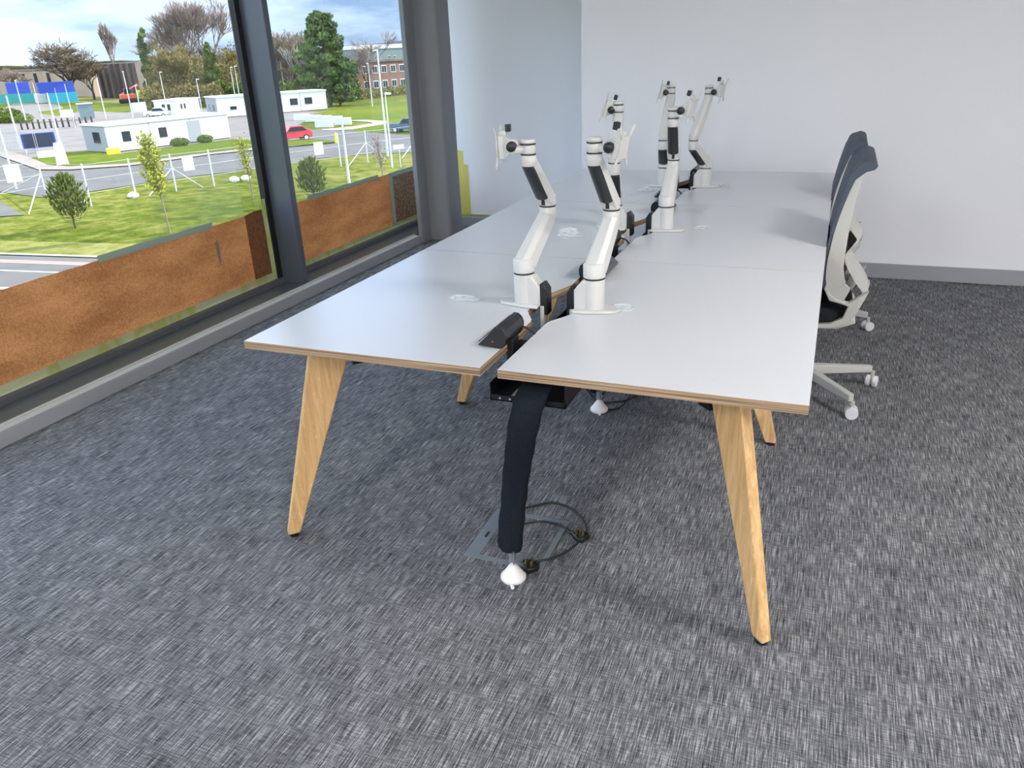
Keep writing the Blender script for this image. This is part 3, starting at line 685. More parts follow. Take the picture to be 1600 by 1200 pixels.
M_BARKP = mat('pinkish bare twigs', (.68, .50, .42), .9, spec=.1)
M_BARKO = mat('ochre thicket twigs', (.58, .46, .16), .9, spec=.1)
M_BIRCH = mat('pale birch bark', (.60, .56, .50), .8)
M_TRUNK = mat('trunk bark', (.17, .13, .09), .9)
M_PINE = mat('pine green', (.07, .13, .05), .9, spec=.1, build=noisy((.12, .21, .07), (.40, .55, .14), .6))
M_PINEY = mat('yellow green needles', (.34, .46, .10), .9, spec=.1)
M_IVY = mat('ivy green', (.12, .20, .03), .9, spec=.1, build=noisy((.14, .22, .04), (.36, .46, .07), .5))
M_YOUNG = mat('spring leaves', (.95, .98, .12), .8, spec=.1)
M_SHOOT = mat('pine shoots', (.14, .20, .05), .9, spec=.1, build=noisy((.20, .26, .05), (.42, .46, .13), 3))
M_REDC = mat('red car paint', (1.6, .06, .09), .25)
M_WHTC = mat('white car paint', (2., 2., 2.), .25)
M_BLUC = mat('blue car paint', (.12, .24, .34), .2)
M_TYRE = mat('tyre', (.02, .02, .02), .8)
M_CBLUE = mat('blue container', (.08, .18, 1.1), .6)
M_TEAL = mat('teal hoarding', (.10, .80, .75), .7)
M_TURQ = mat('turquoise container', (.05, .8, 1.1), .6)
M_YEL = mat('yellow panel', (2., 1.8, .12), .6)
M_ORG = mat('orange machine', (1.9, .35, .12), .5)
M_SIGN = mat('white sign', (2.0, 2.0, 1.95), .6)
M_NAVY = mat('navy board', (.07, .09, .14), .5)
M_HILL = mat('distant hill', (.30, .42, .50), 1, spec=0, build=noisy((.34, .44, .55), (.42, .50, .52), .01))  # distance haze put into the bluish hill colour
M_HEDGE = mat('far treeline', (.20, .19, .09), 1, spec=0, build=noisy((.13, .12, .06), (.27, .25, .13), .12, .3, .7))
M_CONC = mat('concrete block', (1.7, 1.68, 1.6), .8)

def area(name, pts, dz, m, th=.02, world=False):
    P = [Vector(p) if world else gp(*p) for p in pts]
    P = [(p[0], p[1]) for p in P]
    o = MB().prism(P, G+dz-th, G+dz, 'z').build(name, m); o['kind'] = 'structure'; return o
g = MB().box((-900, -300, G-1), (-2.06, 900, G)).build('grass_ground', M_GRASS); g['kind'] = 'structure'
area('road', [(-34.6-60, 22.8-6.6), (-34.6, 22.8), (-29.1, 23.4), (-2.1, 26.3), (-2.1, 8), (-34.6, 6), (-95, 0)], .03, M_ASPH, world=True)
ddr = Vector((5.5, .62, 0)).normalized(); dn = Vector((-ddr.y, ddr.x, 0)); p0 = Vector((-34.6, 22.8, 0))
def strip(name, a, b, o0, o1, dz, m):
    pts = [p0+ddr*a+dn*o0, p0+ddr*b+dn*o0, p0+ddr*b+dn*o1, p0+ddr*a+dn*o1]
    return area(name, pts, dz, m, world=True)
strip('kerb', -60, 33, .0, .22, .09, M_KERB)
strip('paving_strip', -60, 33, -1.3, -.75, .045, M_PINK)
strip('road_line', -60, 33, -2.5, -2.4, .045, M_PAINT)
strip('road_line', -60, 33, -5.0, -4.75, .045, M_PAINT)
strip('dry_verge', -60, 33, .22, 2.8, .02, M_DRY)
area('yard', [(-60, 244), (-60, 190), (0, 172), (25, 160), (230, 172), (420, 168), (505, 176), (445, 205), (432, 226), (350, 230), (150, 246), (60, 252)], .02, M_YARD)
area('road', [(-80, 296), (0, 300), (62, 309), (140, 300), (220, 288), (300, 276), (400, 265), (500, 248), (560, 242), (700, 236), (700, 212), (645, 212), (520, 203), (450, 204), (432, 219), (490, 221), (530, 224), (420, 234), (330, 243), (260, 253), (200, 261), (110, 267), (60, 267), (35, 258), (0, 246), (-80, 225)], .04, M_ASPH)
area('pavement', [(-80, 221), (0, 232), (60, 252), (110, 261), (200, 256.5), (300, 243), (420, 229.5), (530, 223), (420, 233.5), (330, 242.5), (260, 252.5), (200, 260.5), (110, 266.5), (60, 266.5), (35, 257.5), (0, 245)], .10, M_PAVE)
area('lawn', [(50, 248), (75, 259), (110, 261.5), (200, 257), (260, 248), (330, 239), (430, 229), (430, 223), (365, 219), (170, 244), (150, 237), (95, 240)], .12, M_LAWN)
area('lawn', [(425, 232), (500, 226.5), (528, 223), (500, 219.5), (440, 220), (432, 221)], .12, M_LAWN)
area('lawn', [(490, 178), (560, 168), (640, 156), (720, 146), (720, 210), (645, 209), (530, 205), (545, 203), (600, 194), (598, 188), (520, 190), (480, 184)], .03, M_LAWN)
area('footpath', [(520, 204), (548, 203), (603, 194), (604, 190), (570, 188), (545, 189), (575, 191), (585, 193), (550, 199), (500, 203)], .07, M_KERB)
area('lawn', [(60, 175), (64, 178), (92, 181), (104, 179), (130, 173), (200, 176), (208, 172), (200, 166), (120, 162), (95, 164), (100, 170)], .05, M_LAWN)
area('lawn', [(-60, 200), (0, 193), (30, 192), (52, 190), (50, 186), (20, 176), (-60, 178)], .06, M_LAWN)
area('far_grass', [(-100, 166), (0, 163), (110, 160), (215, 162), (215, 154), (-100, 154)], .04, M_DRY)
area('path', [(-60, 305), (0, 316), (38, 337), (0, 339), (-60, 336)], .05, M_ASPH)

# ---- trees
def bare_tree_meshes(seed, h, spread, levels=6, r0=.28, tw=.035, up=.55, m=None, n0=4):
    rnd = random.Random(seed); A = MB(); B = MB()
    def grow(p, d, ln, r, lv):
        q = p+d*ln*.5+V(rnd.uniform(-1, 1), rnd.uniform(-1, 1), 0)*ln*.05; e_ = p+d*ln
        (A if lv < 2 else B).tube([p, q, e_], [r, r*.85, max(tw*.55, r*.68)], 6 if lv < 2 else 3)
        if lv >= levels: return
        for k in range(n0 if lv < 1 else (3 if lv < levels-1 else 3)):
            a = rnd.uniform(0, 2*PI); s = rnd.uniform(.35, 1.0)*spread
            nd = (d*1.0+V(math.cos(a), math.sin(a), rnd.uniform(-.3, .3))*s+V(0, 0, up*rnd.uniform(-.05, .4))).normalized()
            st = p+d*ln*rnd.uniform(.55, 1.0)
            grow(st, nd, ln*rnd.uniform(.66, .88), max(tw*.6, r*.55), lv+1)
    grow(V(0, 0, 0), V(rnd.uniform(-.05, .05), rnd.uniform(-.05, .05), 1).normalized(), h*.24, r0, 0)
    zm = max(v[2] for v in B.v); k = h/zm
    for M_ in (A, B): M_.v = [(x*k, y*k, z*k) for x, y, z in M_.v]
    return A, B
def bare_tree(label, loc, h, seed, spread=.8, m=None, levels=6, r0=.28, tw=.05, up=.55, n0=4, group='bare trees beyond the cabins', name='bare_tree'):
    t = thing(name, label, 'tree', loc, 0, group)
    A, B = bare_tree_meshes(seed, h, spread, levels, r0, tw, up, m, n0)
    A.build('trunk', M_TRUNK, t); B.build('branches', m or M_BARK, t); return t
def leaf_cloud(blobs, n, size, seed=0, up=0):
    rnd = random.Random(seed); mb = MB(); tot = sum(b[3]*b[4]*b[5] for b in blobs)
    for (x, y, z, rx, ry, rz) in blobs:
        for i in range(int(n*rx*ry*rz/tot)+6):
            while 1:
                d = V(rnd.uniform(-1, 1), rnd.uniform(-1, 1), rnd.uniform(-1, 1))
                if .15 < d.length < 1: break
            d = d*(d.length**-.45)
            c = V(x+d.x*rx, y+d.y*ry, z+d.z*rz); a = V(rnd.gauss(0, 1), rnd.gauss(0, 1), rnd.gauss(0, .6)+up).normalized(); b_ = a.orthogonal().normalized()
            b_ = (Matrix.Rotation(rnd.uniform(0, PI), 3, a) @ b_); s = size*rnd.uniform(.6, 1.3)
            w = a.cross(b_)
            mb.add([c-b_*s, c+w*s*.5, c+b_*s, c-w*s*.5], [(0, 1, 2, 3)])
    return mb
def leafy(name, label, loc, blobs, n, size, m, trunk, seed=0, cat='tree', tr=.2, group=None, up=0):
    t = thing(name, label, cat, loc, 0, group)
    T = MB(); T.tube([(0, 0, 0), (trunk*.02, 0, trunk*.5), (0, 0, trunk)], [tr, tr*.8, tr*.4], 8)
    rnd = random.Random(seed+9)
    for (x, y, z, rx, ry, rz) in blobs[:14]: T.tube([(0, 0, max(.3, z-rz*.8-math.hypot(x, y)*.3)), (x*.6, y*.6, z-rz*.3), (x, y, z)], [tr*.35, tr*.25, tr*.1], 5)
    T.build('trunk', M_TRUNK, t); leaf_cloud(blobs, n, size, seed, up).build('foliage', m, t); return t
def at(px, py): p = gp(px, py); return (p.x, p.y, G)
rnd = random.Random(11)
# tall dark pine in the middle of the view
def pine_blobs(h, r, seed, n, lo=.25, droop=0):
    rr = random.Random(seed); o = []
    for k in range(n):
        f = lo+(1-lo)*(k+.5)/n; a = k*2.4+rr.uniform(-.4, .4); w = r*min(1, (1.12-f)*1.75)*rr.uniform(.45, 1)
        o.append((math.cos(a)*w*.75, math.sin(a)*w*.75, h*f*.96, r*.25*rr.uniform(.7, 1.25), r*.25*rr.uniform(.7, 1.25), h*.042))
    return o
leafy('pine_tree', 'tall dark green pine tree standing behind the right end of the white cabins', at(517, 166), pine_blobs(15.3, 6.0, 3, 44, .20), 9000, .36, M_PINE, 14.5, 3, tr=.32)
leafy('conifer_tree', 'shorter yellow green conifer in front of the dark pine, on its right', at(532, 165), pine_blobs(8.6, 3.6, 5, 26, .12), 4200, .30, M_PINEY, 8, 5, tr=.2)
bare_tree('slender pale-barked birch tree left of the dark pine', at(478, 163), 10.5, 21, .5, M_BIRCH, 5, .2, .07, .9)
for i, (px, py, h, sd, lab) in enumerate([
    (440, 150, 14.5, 31, 'brown leafless tree behind the cabin, just right of the window post'),
    (456, 152, 13.5, 32, 'brown leafless tree second to the right of the window post'),
    (490, 152, 13, 34, 'brown leafless tree with its crown touching the left side of the dark pine'),
    (470, 140, 15, 33, 'far leafless tree showing above the birch')]):
    bare_tree(lab, at(px, py), h, sd, .75, M_BARK, 7, .25, .055)
bare_tree('faint grey leafless tree right of the dark pine against blue sky', at(578, 150), 12.5, 37, .9, M_BARKP, 6, .2, .045)
bare_tree('tall leafless tree with an open crown beside the window post', at(338, 150), 23.5, 41, .62, M_BARKP, 7, .4, .05, 1.0)
bare_tree('tall leafless tree with the highest crown, behind the ivy covered tree', at(308, 150), 22.5, 42, .62, M_BARKP, 7, .4, .05, 1.0)
bare_tree('leafless tree of medium height between the tall trees and the thicket', at(278, 148), 17.5, 43, .7, M_BARK, 7, .3, .05, .8)
for i, (px, py, h, sd, lab) in enumerate([
    (262, 158, 12.5, 51, 'ochre leafless tree right of the dark spire conifer'),
    (285, 160, 11.5, 52, 'ochre leafless tree above the small white cabin'),
    (300, 158, 12.5, 53, 'ochre leafless tree left of the ivy covered tree'),
    (362, 156, 11, 54, 'ochre leafless tree partly behind the window post')]):
    bare_tree(lab, at(px, py), h, sd, .85, M_BARKO, 7, .22, .06)
leafy('ivy_tree', 'tall narrow ivy covered green tree between the leafless trees', at(340, 165), [(math.cos(k*2.2)*.9*(1.2-k/14), math.sin(k*2.2)*.9*(1.2-k/14), 1.1+k*.86, 1.7-k*.10, 1.7-k*.10, 1.1) for k in range(12)], 5200, .30, M_IVY, 11, 7, tr=.3)
leafy('conifer_tree', 'dark green spire conifer at the right edge of the dark brick building', at(241, 158), [(math.cos(k*2.2)*.6, math.sin(k*2.2)*.6, 1.2+k*1.15, 1.35-k*.07, 1.35-k*.07, 1.2) for k in range(13)], 4200, .34, M_PINE, 15, 8, tr=.3)
bare_tree('broad brown leafless tree with a dome crown in front of the tan brick building', at(118, 158), 15.5, 61, 1.25, M_BARK, 7, .5, .07, .30, 6)
bare_tree('second stem of leafless trees right of the broad dome crown', at(148, 156), 9.5, 62, .9, M_BARK, 6, .25, .075, .4)
bare_tree('small pinkish leafless tree against the tan brick wall at the far left', at(28, 154), 9.5, 63, .9, M_BARKP, 6, .2, .07, .4)
bare_tree('pointed leafless poplar rising behind the dark brick building', at(186, 138), 24, 64, .20, M_BARKP, 6, .4, .10, 1.4)
def hedge(label, pts, h, w, n, size, m, seed, blobn, name='hedge', cat='hedge'):
    a, b = Vector(at(*pts[0])), Vector(at(*pts[1])); rr = random.Random(seed); o = []
    for k in range(blobn):
        p = (b-a)*((k+.5)/blobn); o.append((p.x, p.y, h*.5*rr.uniform(.8, 1.1), (b-a).length/blobn*.8, w, h*.5*rr.uniform(.8, 1.15)))
    t = thing(name, label, cat, a); leaf_cloud(o, n, size, seed).build('foliage', m, t); return t
hedge('low ochre undergrowth below the leafless trees, behind the small white cabin', ((232, 172), (345, 166)), 4.6, 2.2, 5200, .26, M_BARKO, 71, 12, 'undergrowth', 'bushes')
hedge('low green and brown undergrowth behind the long white cabin', ((345, 163), (560, 158)), 4.2, 2.2, 6000, .30, M_IVY, 72, 14, 'undergrowth', 'bushes')
hedge('pale brown scrub behind the far wire fence at the right', ((540, 158), (660, 144)), 2.0, 1.4, 2200, .26, M_DRY, 73, 10, 'scrub', 'bushes')
hedge('brown leafless woodland behind the cabin, left of the dark pine', ((415, 148), (500, 146)), 11.0, 3.5, 7000, .30, M_BARK, 74, 16, 'leafless_woodland', 'trees')
hedge('ochre leafless woodland behind the small white cabin, right of the dark brick building', ((243, 160), (385, 158)), 9.0, 2.5, 9000, .28, M_BARKO, 75, 22, 'leafless_woodland', 'trees')
hedge('brown leafless woodland far behind the ivy covered tree', ((270, 146), (400, 144)), 13.0, 3.0, 7000, .30, M_BARK, 76, 18, 'leafless_woodland', 'trees')
def bush(label, px, py, r, h, m, seed, group=None, n=900, size=.12):
    t = thing('bush', label, 'bush', at(px, py), 0, group)
    leaf_cloud([(0, 0, h*.5, r, r, h*.5), (r*.5, -.2, h*.35, r*.6, r*.6, h*.35), (-r*.5, .1, h*.4, r*.6, r*.6, h*.35)], n, size, seed).build('foliage', m, t); return t
bush('round yellow green bush left of the dark doorway of the near cabin', 282, 229, 1.0, .9, M_PINEY, 81)
bush('round yellow green bush right of the dark doorway of the near cabin', 322, 224, .85, .9, M_PINEY, 82)
bush('green bush at the far left edge behind the poles', 12, 192, 2.6, 2.4, M_IVY, 83, n=1500, size=.2)
bush('small green bush beside the far left bush', 38, 192, 1.6, 1.5, M_PINEY, 84)

# ---- near planting on the rough grass
def shoot_bush(name, label, loc, h, r, n, m, seed, tr=.05):
    t = thing(name, label, 'tree', loc, 0); rr = random.Random(seed); T = MB(); T.tube([(0, 0, 0), (.02, 0, h*.5), (0, 0, h*.95)], [tr, tr*.7, tr*.3], 7); S = MB()
    for k in range(n):
        f = .16+.84*(k/n); a = k*2.399; w = r*(math.sin(PI*min(1, .22+f*.80))**.7)*rr.uniform(.75, 1.05)
        b0 = V(0, 0, h*f*.80); d = V(math.cos(a), math.sin(a), 0)
        tip = b0+d*w+V(0, 0, h*.10+w*.35); mid = b0+d*w*.55+V(0, 0, h*.02)
        T.tube([b0, mid, tip], [.018, .012, .006], 4)
        for q in range(7):
            c = b0+(tip-b0)*rr.uniform(.35, 1)+V(rr.uniform(-1, 1), rr.uniform(-1, 1), rr.uniform(-.4, .4))*.10
            e_ = c+d*rr.uniform(.05, .14)+V(rr.uniform(-.06, .06), rr.uniform(-.06, .06), rr.uniform(.16, .30))
            S.tube([c, (c+e_)/2, e_], [.030, .040, .010], 5)
    T.build('trunk', M_TRUNK, t); S.build('needles', m, t); return t
shoot_bush('young_pine', 'young bushy pine on the rough grass at left, its shadow on its left', at(118, 357), 3.2, 1.05, 85, M_SHOOT, 5)
shoot_bush('young_pine', 'young pine just right of the window post, low over the brown paper', at(492, 318), 2.9, .95, 80, M_SHOOT, 6)
def sapling(label, loc, h, lean, seed, m, nl=2600, spread=1.0, ls=.07):
    t = thing('sapling', label, 'tree', loc, 0); rr = random.Random(seed); T = MB(); top = V(lean[0], lean[1], h)
    T.tube([(0, 0, 0), top*.5+V(.05, .05, 0), top*.8], [.045, .035, .02], 6); L = MB()
    for k in range(46):
        f = .38+.5*(k/46); a = k*2.4; b0 = top*f*.95; e_ = b0+V(math.cos(a), math.sin(a), 0)*spread*rr.uniform(.35, 1)*(1.25-f)+V(0, 0, h*.17*rr.uniform(.7, 1.2))
        T.tube([b0, (b0+e_)/2+V(0, 0, -.05), e_], [.014, .011, .006], 4)
        for q in range(nl//46):
            c = b0+(e_-b0)*rr.uniform(.25, 1.05)+V(rr.gauss(0, 1), rr.gauss(0, 1), rr.gauss(0, 1))*.07; a_2 = V(rr.gauss(0, 1), rr.gauss(0, 1), rr.gauss(0, 1)).normalized(); b2 = a_2.orthogonal().normalized(); w = a_2.cross(b2)
            L.add([c-b2*ls, c+w*ls*.6, c+b2*ls, c-w*ls*.6], [(0, 1, 2, 3)])
    T.build('trunk', M_BARKP, t); L.build('foliage', m, t); return t
sapling('slim young tree with yellow green spring leaves, standing before the near cabin', at(266, 365), 5.0, (-.6, .2), 3, M_YOUNG)
sapling('thin sparse young tree just left of the window post', at(396, 312), 3.9, (-.2, 0), 4, M_YOUNG, 420, .8)
sapling('thin bare young tree right of the thick white pole', at(600, 292), 3.4, (-.3, .1), 5, M_BARKP, 120, .8)
# ---- chain-link fence line
fc = thing('wire_fence', 'line of thin white concrete fence posts with raking struts crossing the rough grass', 'fence', at(143, 322))
FO = Vector(at(143, 322))
posts = [(73, 306, 2.3, 0), (143, 322, 2.6, 0), (213, 308, 2.5, 0), (276, 299, 2.5, 1), (335, 291, 2.5, 0), (425, 276, 2.5, 0), (533, 260, 2.5, 0), (575, 254, 2.5, 1), (655, 243, 2.5, 1), (-30, 330, 2.6, 0)]
PP = []
for px, py, h, br in posts:
    p = Vector(at(px, py))-FO; PP.append((px, p, h))
    MB().tube([p, p+V(0, 0, h-.35), p+V(.0, .0, h)], [.05, .05, .045], 6).build('post', M_POLE, fc)
    if br:
        for sg in (-1, 1):
            q = p+V(.35, .94, 0)*1.9*sg; MB().tube([q, p+V(0, 0, h*.62)], .035, 5).build('strut', M_POLE, fc)
for px, py, q in ((73, 306, (45, 335)), (73, 306, (0, 303))):
    p = Vector(at(px, py))-FO; MB().tube([Vector(at(*q))-FO, p+V(0, 0, 1.5)], .035, 5).build('strut', M_POLE, fc)
PP.sort(key=lambda a: a[0])
for f in (.3, .62, .97):
    MB().tube([p+V(0, 0, h*f) for _, p, h in PP], .008, 4).build('wire', M_POLE, fc)
def sign(label, px, py, w, h, z0, m=M_SIGN, rz=-.9, post=None, cat='sign', name='sign_board', band=None):
    t = thing(name, label, cat, at(px, py), rz)
    if post: MB().cyl((0, .04, 0), (0, .04, post), .03, n=8).build('post', M_POLE, t)
    o = MB().box((-w/2, -.03, z0), (w/2, .0, z0+h)).build('board', m, t)
    if band:
        MB().prism([(-w*.35, -w*.35), (w*.35, -w*.35), (w*.35, w*.35), (-w*.35, w*.35)], -.032, -.030, 'y', M=Matrix.Translation((0, 0, z0+h/2))).build('panel', band, o)
    return t
AZ = math.atan2(.55, -.83)-PI/2                     # boards face the office building
sign('small white square sign hanging on the tall pole at the left edge', 30, 305, .95, 1.2, .9, rz=AZ+PI, post=None)
sign('white square notice on the fence right of the yellow green young tree', 301, 290, .75, .95, 1.05, rz=AZ+PI)
sign('white notice with a red mark on the fence right of the window post', 502, 262, .75, .95, 1.0, rz=AZ+PI, band=mat('red mark', (.7, .25, .22), .6))
sign('low white twin board on a post near the right end of the fence', 626, 262, .9, .3, 1.4, rz=AZ+PI, post=1.4)
for i, (px, py, l) in enumerate([(209, 309, 'white sack at the foot of a fence post right of the young pine'), (367, 284, 'white rubble sack on the grass left of the window post'), (385, 282, 'larger white rubble sack closest to the window post'), (128, 320, 'small white sack behind the young pine')]):
    t = thing('white_sack', l, 'sack', at(px, py)); R = []; rr = random.Random(i)
    for z, k in ((0, .8), (.12, 1), (.26, .9), (.36, .45)): R.append([(.42*k*math.cos(q)*rr.uniform(.85, 1.1), .30*k*math.sin(q)*rr.uniform(.85, 1.1), z) for q in [2*PI*j/9 for j in range(9)]])
    MB().rings(R).build('bag', M_SIGN, t)

# ---- poles and lamp posts
def lamp(label, px, py, h, arm=1.0, az=0, head=True, r=.09, name='lamp_post', cat='lamp post'):
    t = thing(name, label, cat, at(px, py), az)
    MB().tube([(0, 0, 0), (0, 0, h*.5), (0, 0, h)], [r, r*.8, r*.55], 8).build('pole', M_POLE, t)
    if head: MB().box((0, -.04, h-.05), (arm, .04, h+.03)).box((arm*.4, -.14, h-.09), (arm+.25, .14, h+.02)).build('lamp_head', M_SIGN, t)
    return t
lamp('lamp post whose head stands before the dark brick building, left of the digger', 208, 184, 7.2, 1.2, 2.4)
lamp('lamp post left of the small white cabin', 262, 176, 6.8, 1.2, -.6)
lamp('plain white pole rising before the leafless trees left of the dark building', 166, 186, 6.3, head=False, name='white_pole', cat='pole')
lamp('second lamp post just right of the digger', 222, 184, 5.0, .6, 2.2)
lamp('short lamp post in front of the right part of the dark brick building', 236, 166, 5.2, .9, 2.4)
lamp('lamp post in front of the shade-grey cabin end', 317, 180, 5.6, 1.0, -.6)
lamp('left of the twin lamp posts beside the window post', 370, 166, 7.0, .8, -.6)
lamp('right of the twin lamp posts beside the window post', 377, 168, 7.2, .8, -.6)
lamp('lamp post before the leafless trees right of the window post', 446, 152, 7.4, 1.0, 2.4)
lamp('tallest white lamp post in front of the red brick building', 606, 244, 8.4, .5, 2.4, r=.10)
lamp('lamp post left of the tallest one, farther away', 582, 166, 6.8, .5, 2.4)
lamp('camera pole with a dark box on top, right of the tallest lamp post', 613, 262, 5.4, .5, -.6, r=.08)
lamp('thick white pole planted at the top edge of the brown paper in the farther window', 546, 288, 4.1, head=False, r=.10, name='white_pole', cat='pole')
lamp('tall white pole crossing the left edge of the view', 26, 296, 5.4, head=False, r=.08, name='white_pole', cat='pole')
lamp('long white barrier pole with a wide foot left of the near cabin', 100, 248, 6.0, head=False, r=.11, name='white_pole', cat='pole')
lamp('lamp post in front of the left blue container', 42, 194, 6.6, .7, -.6)
lamp('thin pole between the two blue containers', 66, 186, 6.0, head=False, name='white_pole', cat='pole', r=.07)
lamp('thin pole crossing the right blue container', 96, 180, 4.8, head=False, name='white_pole', cat='pole', r=.06)
lamp('thin pole right of the right blue container', 118, 200, 6.0, head=False, name='white_pole', cat='pole', r=.06)
lamp('wide tapering grey pole at the far left gate', 33, 234, 5.6, head=False, r=.12, name='white_pole', cat='pole')
t = thing('kiosk', 'slim white totem cabinet at the foot of the barrier pole left of the near cabin', 'cabinet', at(99, 259), AZ)
MB().prism([(-.5, 0), (.5, 0), (.34, 2.0), (-.34, 2.0)], -.18, .18, 'y').build('casing', M_SIGN, t, bevel=.03)

# ---- site cabins
def cabin(label, a, b, depth, h, wins, door=None, end_m=M_CAB, end_wins=(), name='site_cabin', group='white site cabins'):
    """a, b: photo pixels of the foot of the long front, left then right"""
    A_, B_ = Vector(at(*a)), Vector(at(*b)); L_ = (B_-A_).length; ang = math.atan2(B_.y-A_.y, B_.x-A_.x)
    t = thing(name, label, 'cabin', A_, ang, group)
    MB().box((0, .02, .12), (L_, depth, h-.12)).build('walls', M_CAB, t)
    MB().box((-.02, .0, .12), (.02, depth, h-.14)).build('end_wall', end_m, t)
    MB().box((-.12, -.12, h-.16), (L_+.12, depth+.12, h)).build('roof', M_CAB, t)
    MB().box((.1, .15, 0), (L_-.1, depth-.1, .12)).build('skid_base', M_DGREY, t)
    n = max(1, round(L_/4.8))
    for k in range(1, n): MB().box((L_*k/n-.04, -.0, .14), (L_*k/n+.04, .03, h-.18)).build('panel_joint', M_CABG, t)
    for x, w, z0, z1 in wins:
        o = MB().box((x-.06, -.03, z0-.06), (x+w+.06, .03, z1+.06)).build('window', M_CAB, t); MB().box((x, -.045, z0), (x+w, -.025, z1)).build('pane', M_PANE, o)
    for y, w, z0, z1 in end_wins:
        o = MB().box((-.05, y-.06, z0-.06), (0, y+w+.06, z1+.06)).build('window', M_CABG, t); MB().box((-.065, y, z0), (-.045, y+w, z1)).build('pane', M_PANE, o)
    if door:
        x, w = door; MB().box((x, -.02, .14), (x+w, .04, h-.45)).build('door', M_CABG, t)
    return t
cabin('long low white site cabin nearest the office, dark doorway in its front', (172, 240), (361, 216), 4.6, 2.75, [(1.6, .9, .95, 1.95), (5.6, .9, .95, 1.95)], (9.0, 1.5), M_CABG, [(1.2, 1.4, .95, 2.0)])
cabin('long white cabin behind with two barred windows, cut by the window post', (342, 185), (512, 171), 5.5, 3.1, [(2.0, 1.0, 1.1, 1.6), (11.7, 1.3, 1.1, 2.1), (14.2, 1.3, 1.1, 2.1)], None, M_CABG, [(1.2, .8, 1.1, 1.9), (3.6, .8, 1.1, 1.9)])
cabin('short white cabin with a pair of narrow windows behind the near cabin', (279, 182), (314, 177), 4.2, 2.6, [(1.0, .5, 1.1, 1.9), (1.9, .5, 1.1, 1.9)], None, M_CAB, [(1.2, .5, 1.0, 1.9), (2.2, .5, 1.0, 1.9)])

# ---- vehicles
def car(label, px, py, az, m, L_=4.1, Wd=1.75, H_=1.5, name='car'):
    t = thing(name, label, 'car', at(px, py), az, None)
    pr = [(-.5, .22), (-.5, .52), (-.46, .62), (-.20, .66), (-.08, 1), (.26, 1), (.44, .66), (.5, .60), (.5, .22)]
    R = []
    for y, k, q in ((-.5, 0, .97), (-.44, 1, 1), (.44, 1, 1), (.5, 0, .97)):
        R.append([(x*L_*q, y*Wd*(1 if z < .65 else .84), z*H_) for x, z in pr])
    MB().rings(R).build('car_body', m, t, smooth=30, bevel=.04)
    for s in (-1, 1): MB().prism([(-.17*L_, .68*H_), (-.08*L_, .94*H_), (.24*L_, .94*H_), (.36*L_, .68*H_)], s*Wd*.455-.02, s*Wd*.455+.02, 'y').build('side_window', M_PANE, t)
    for x in (-.31, .31):
        for s in (-1, 1):
            o = MB().cyl((x*L_, s*Wd*.40, .31), (x*L_, s*Wd*.505, .31), .31, n=18).build('wheel', M_TYRE, t)
            MB().cyl((x*L_, s*Wd*.50, .31), (x*L_, s*Wd*.515, .31), .2, n=14).build('hub_cap', M_POLE, o)
    return t
car('small red car parked just right of the window post', 458, 220, .95, M_REDC, 3.9)
car('white car parked left of the short white cabin', 248, 183, .3, M_WHTC, 4.3)
car('dark blue car at the right end of the farther window, beside the column', 640, 206, .1, M_BLUC, 4.4)
bo = thing('bollard', 'small yellow bollard at the tip of the grass island right of the red car', 'bollard', at(526, 224))
MB().cyl((0, 0, 0), (0, 0, 1.0), .16, .12, n=10).build('bollard_body', M_YEL, bo)
# ---- concrete blocks
for i, (px, py, l) in enumerate([(507, 199, 'white concrete block at the left of the front pair near the footpath'), (536, 195, 'white concrete block at the right of the front pair'), (472, 188, 'farthest white concrete block near the cabin'), (490, 190, 'second concrete block in the row behind the front pair'), (506, 191, 'third concrete block in the row behind the front pair'), (523, 192, 'last concrete block at the right end of the rear row')]):
    t = thing('concrete_block', l, 'concrete block', at(px, py), .25, 'concrete blocks by the footpath')
    MB().prism([(-.3, 0), (.3, 0), (.24, .85), (-.24, .85)], -1.1, 1.1, 'y', M=Matrix.Rotation(PI/2, 4, 'Z')).build('block', M_CONC, t, bevel=.03)
# ---- left gate area
gt = thing('mesh_gate', 'grey palisade gate panels at the far left beyond the pavement', 'gate', at(-5, 236), 0)
a, b = Vector(at(-15, 236)), Vector(at(62, 240)); O_ = Vector(at(-5, 236)); n = 26
for k in range(n+1):
    p = a+(b-a)*(k/n)-O_; MB().tube([p, p+V(0, 0, 2.3)], .03, 4).build('bar', M_CABG, gt)
for z in (.3, 2.0): MB().tube([a-O_+V(0, 0, z), b-O_+V(0, 0, z)], .03, 4).build('rail', M_CABG, gt)
nb = thing('site_board', 'dark navy board with blue frame standing in the yard left of the near cabin', 'board', at(66, 239), AZ+PI)
MB().box((-1.55, -.04, .55), (1.55, .04, 2.0)).build('frame', M_CBLUE, nb); MB().box((-1.4, -.06, .62), (1.4, .06, 1.93)).build('panel', M_NAVY, nb)
for x in (-1.4, 1.4): MB().box((x-.05, -.04, 0), (x+.05, .04, .55)).build('leg', M_POLE, nb)
t = thing('concrete_block', 'long low white block on the grass below the navy board', 'concrete block', at(80, 247), AZ+PI); MB().box((-1.1, -.3, 0), (1.1, .3, .7)).build('block', M_CONC, t, bevel=.03)
t = thing('utility_box', 'yellow box at the left corner of the near cabin', 'box', at(178, 241), AZ+PI); MB().box((-.6, -.3, 0), (.6, .3, .6)).build('casing', M_YEL, t, bevel=.03)
t = thing('knee_rail', 'row of short timber posts with a rail across the far side of the yard', 'fence', at(35, 203)); O_ = Vector(at(35, 203))
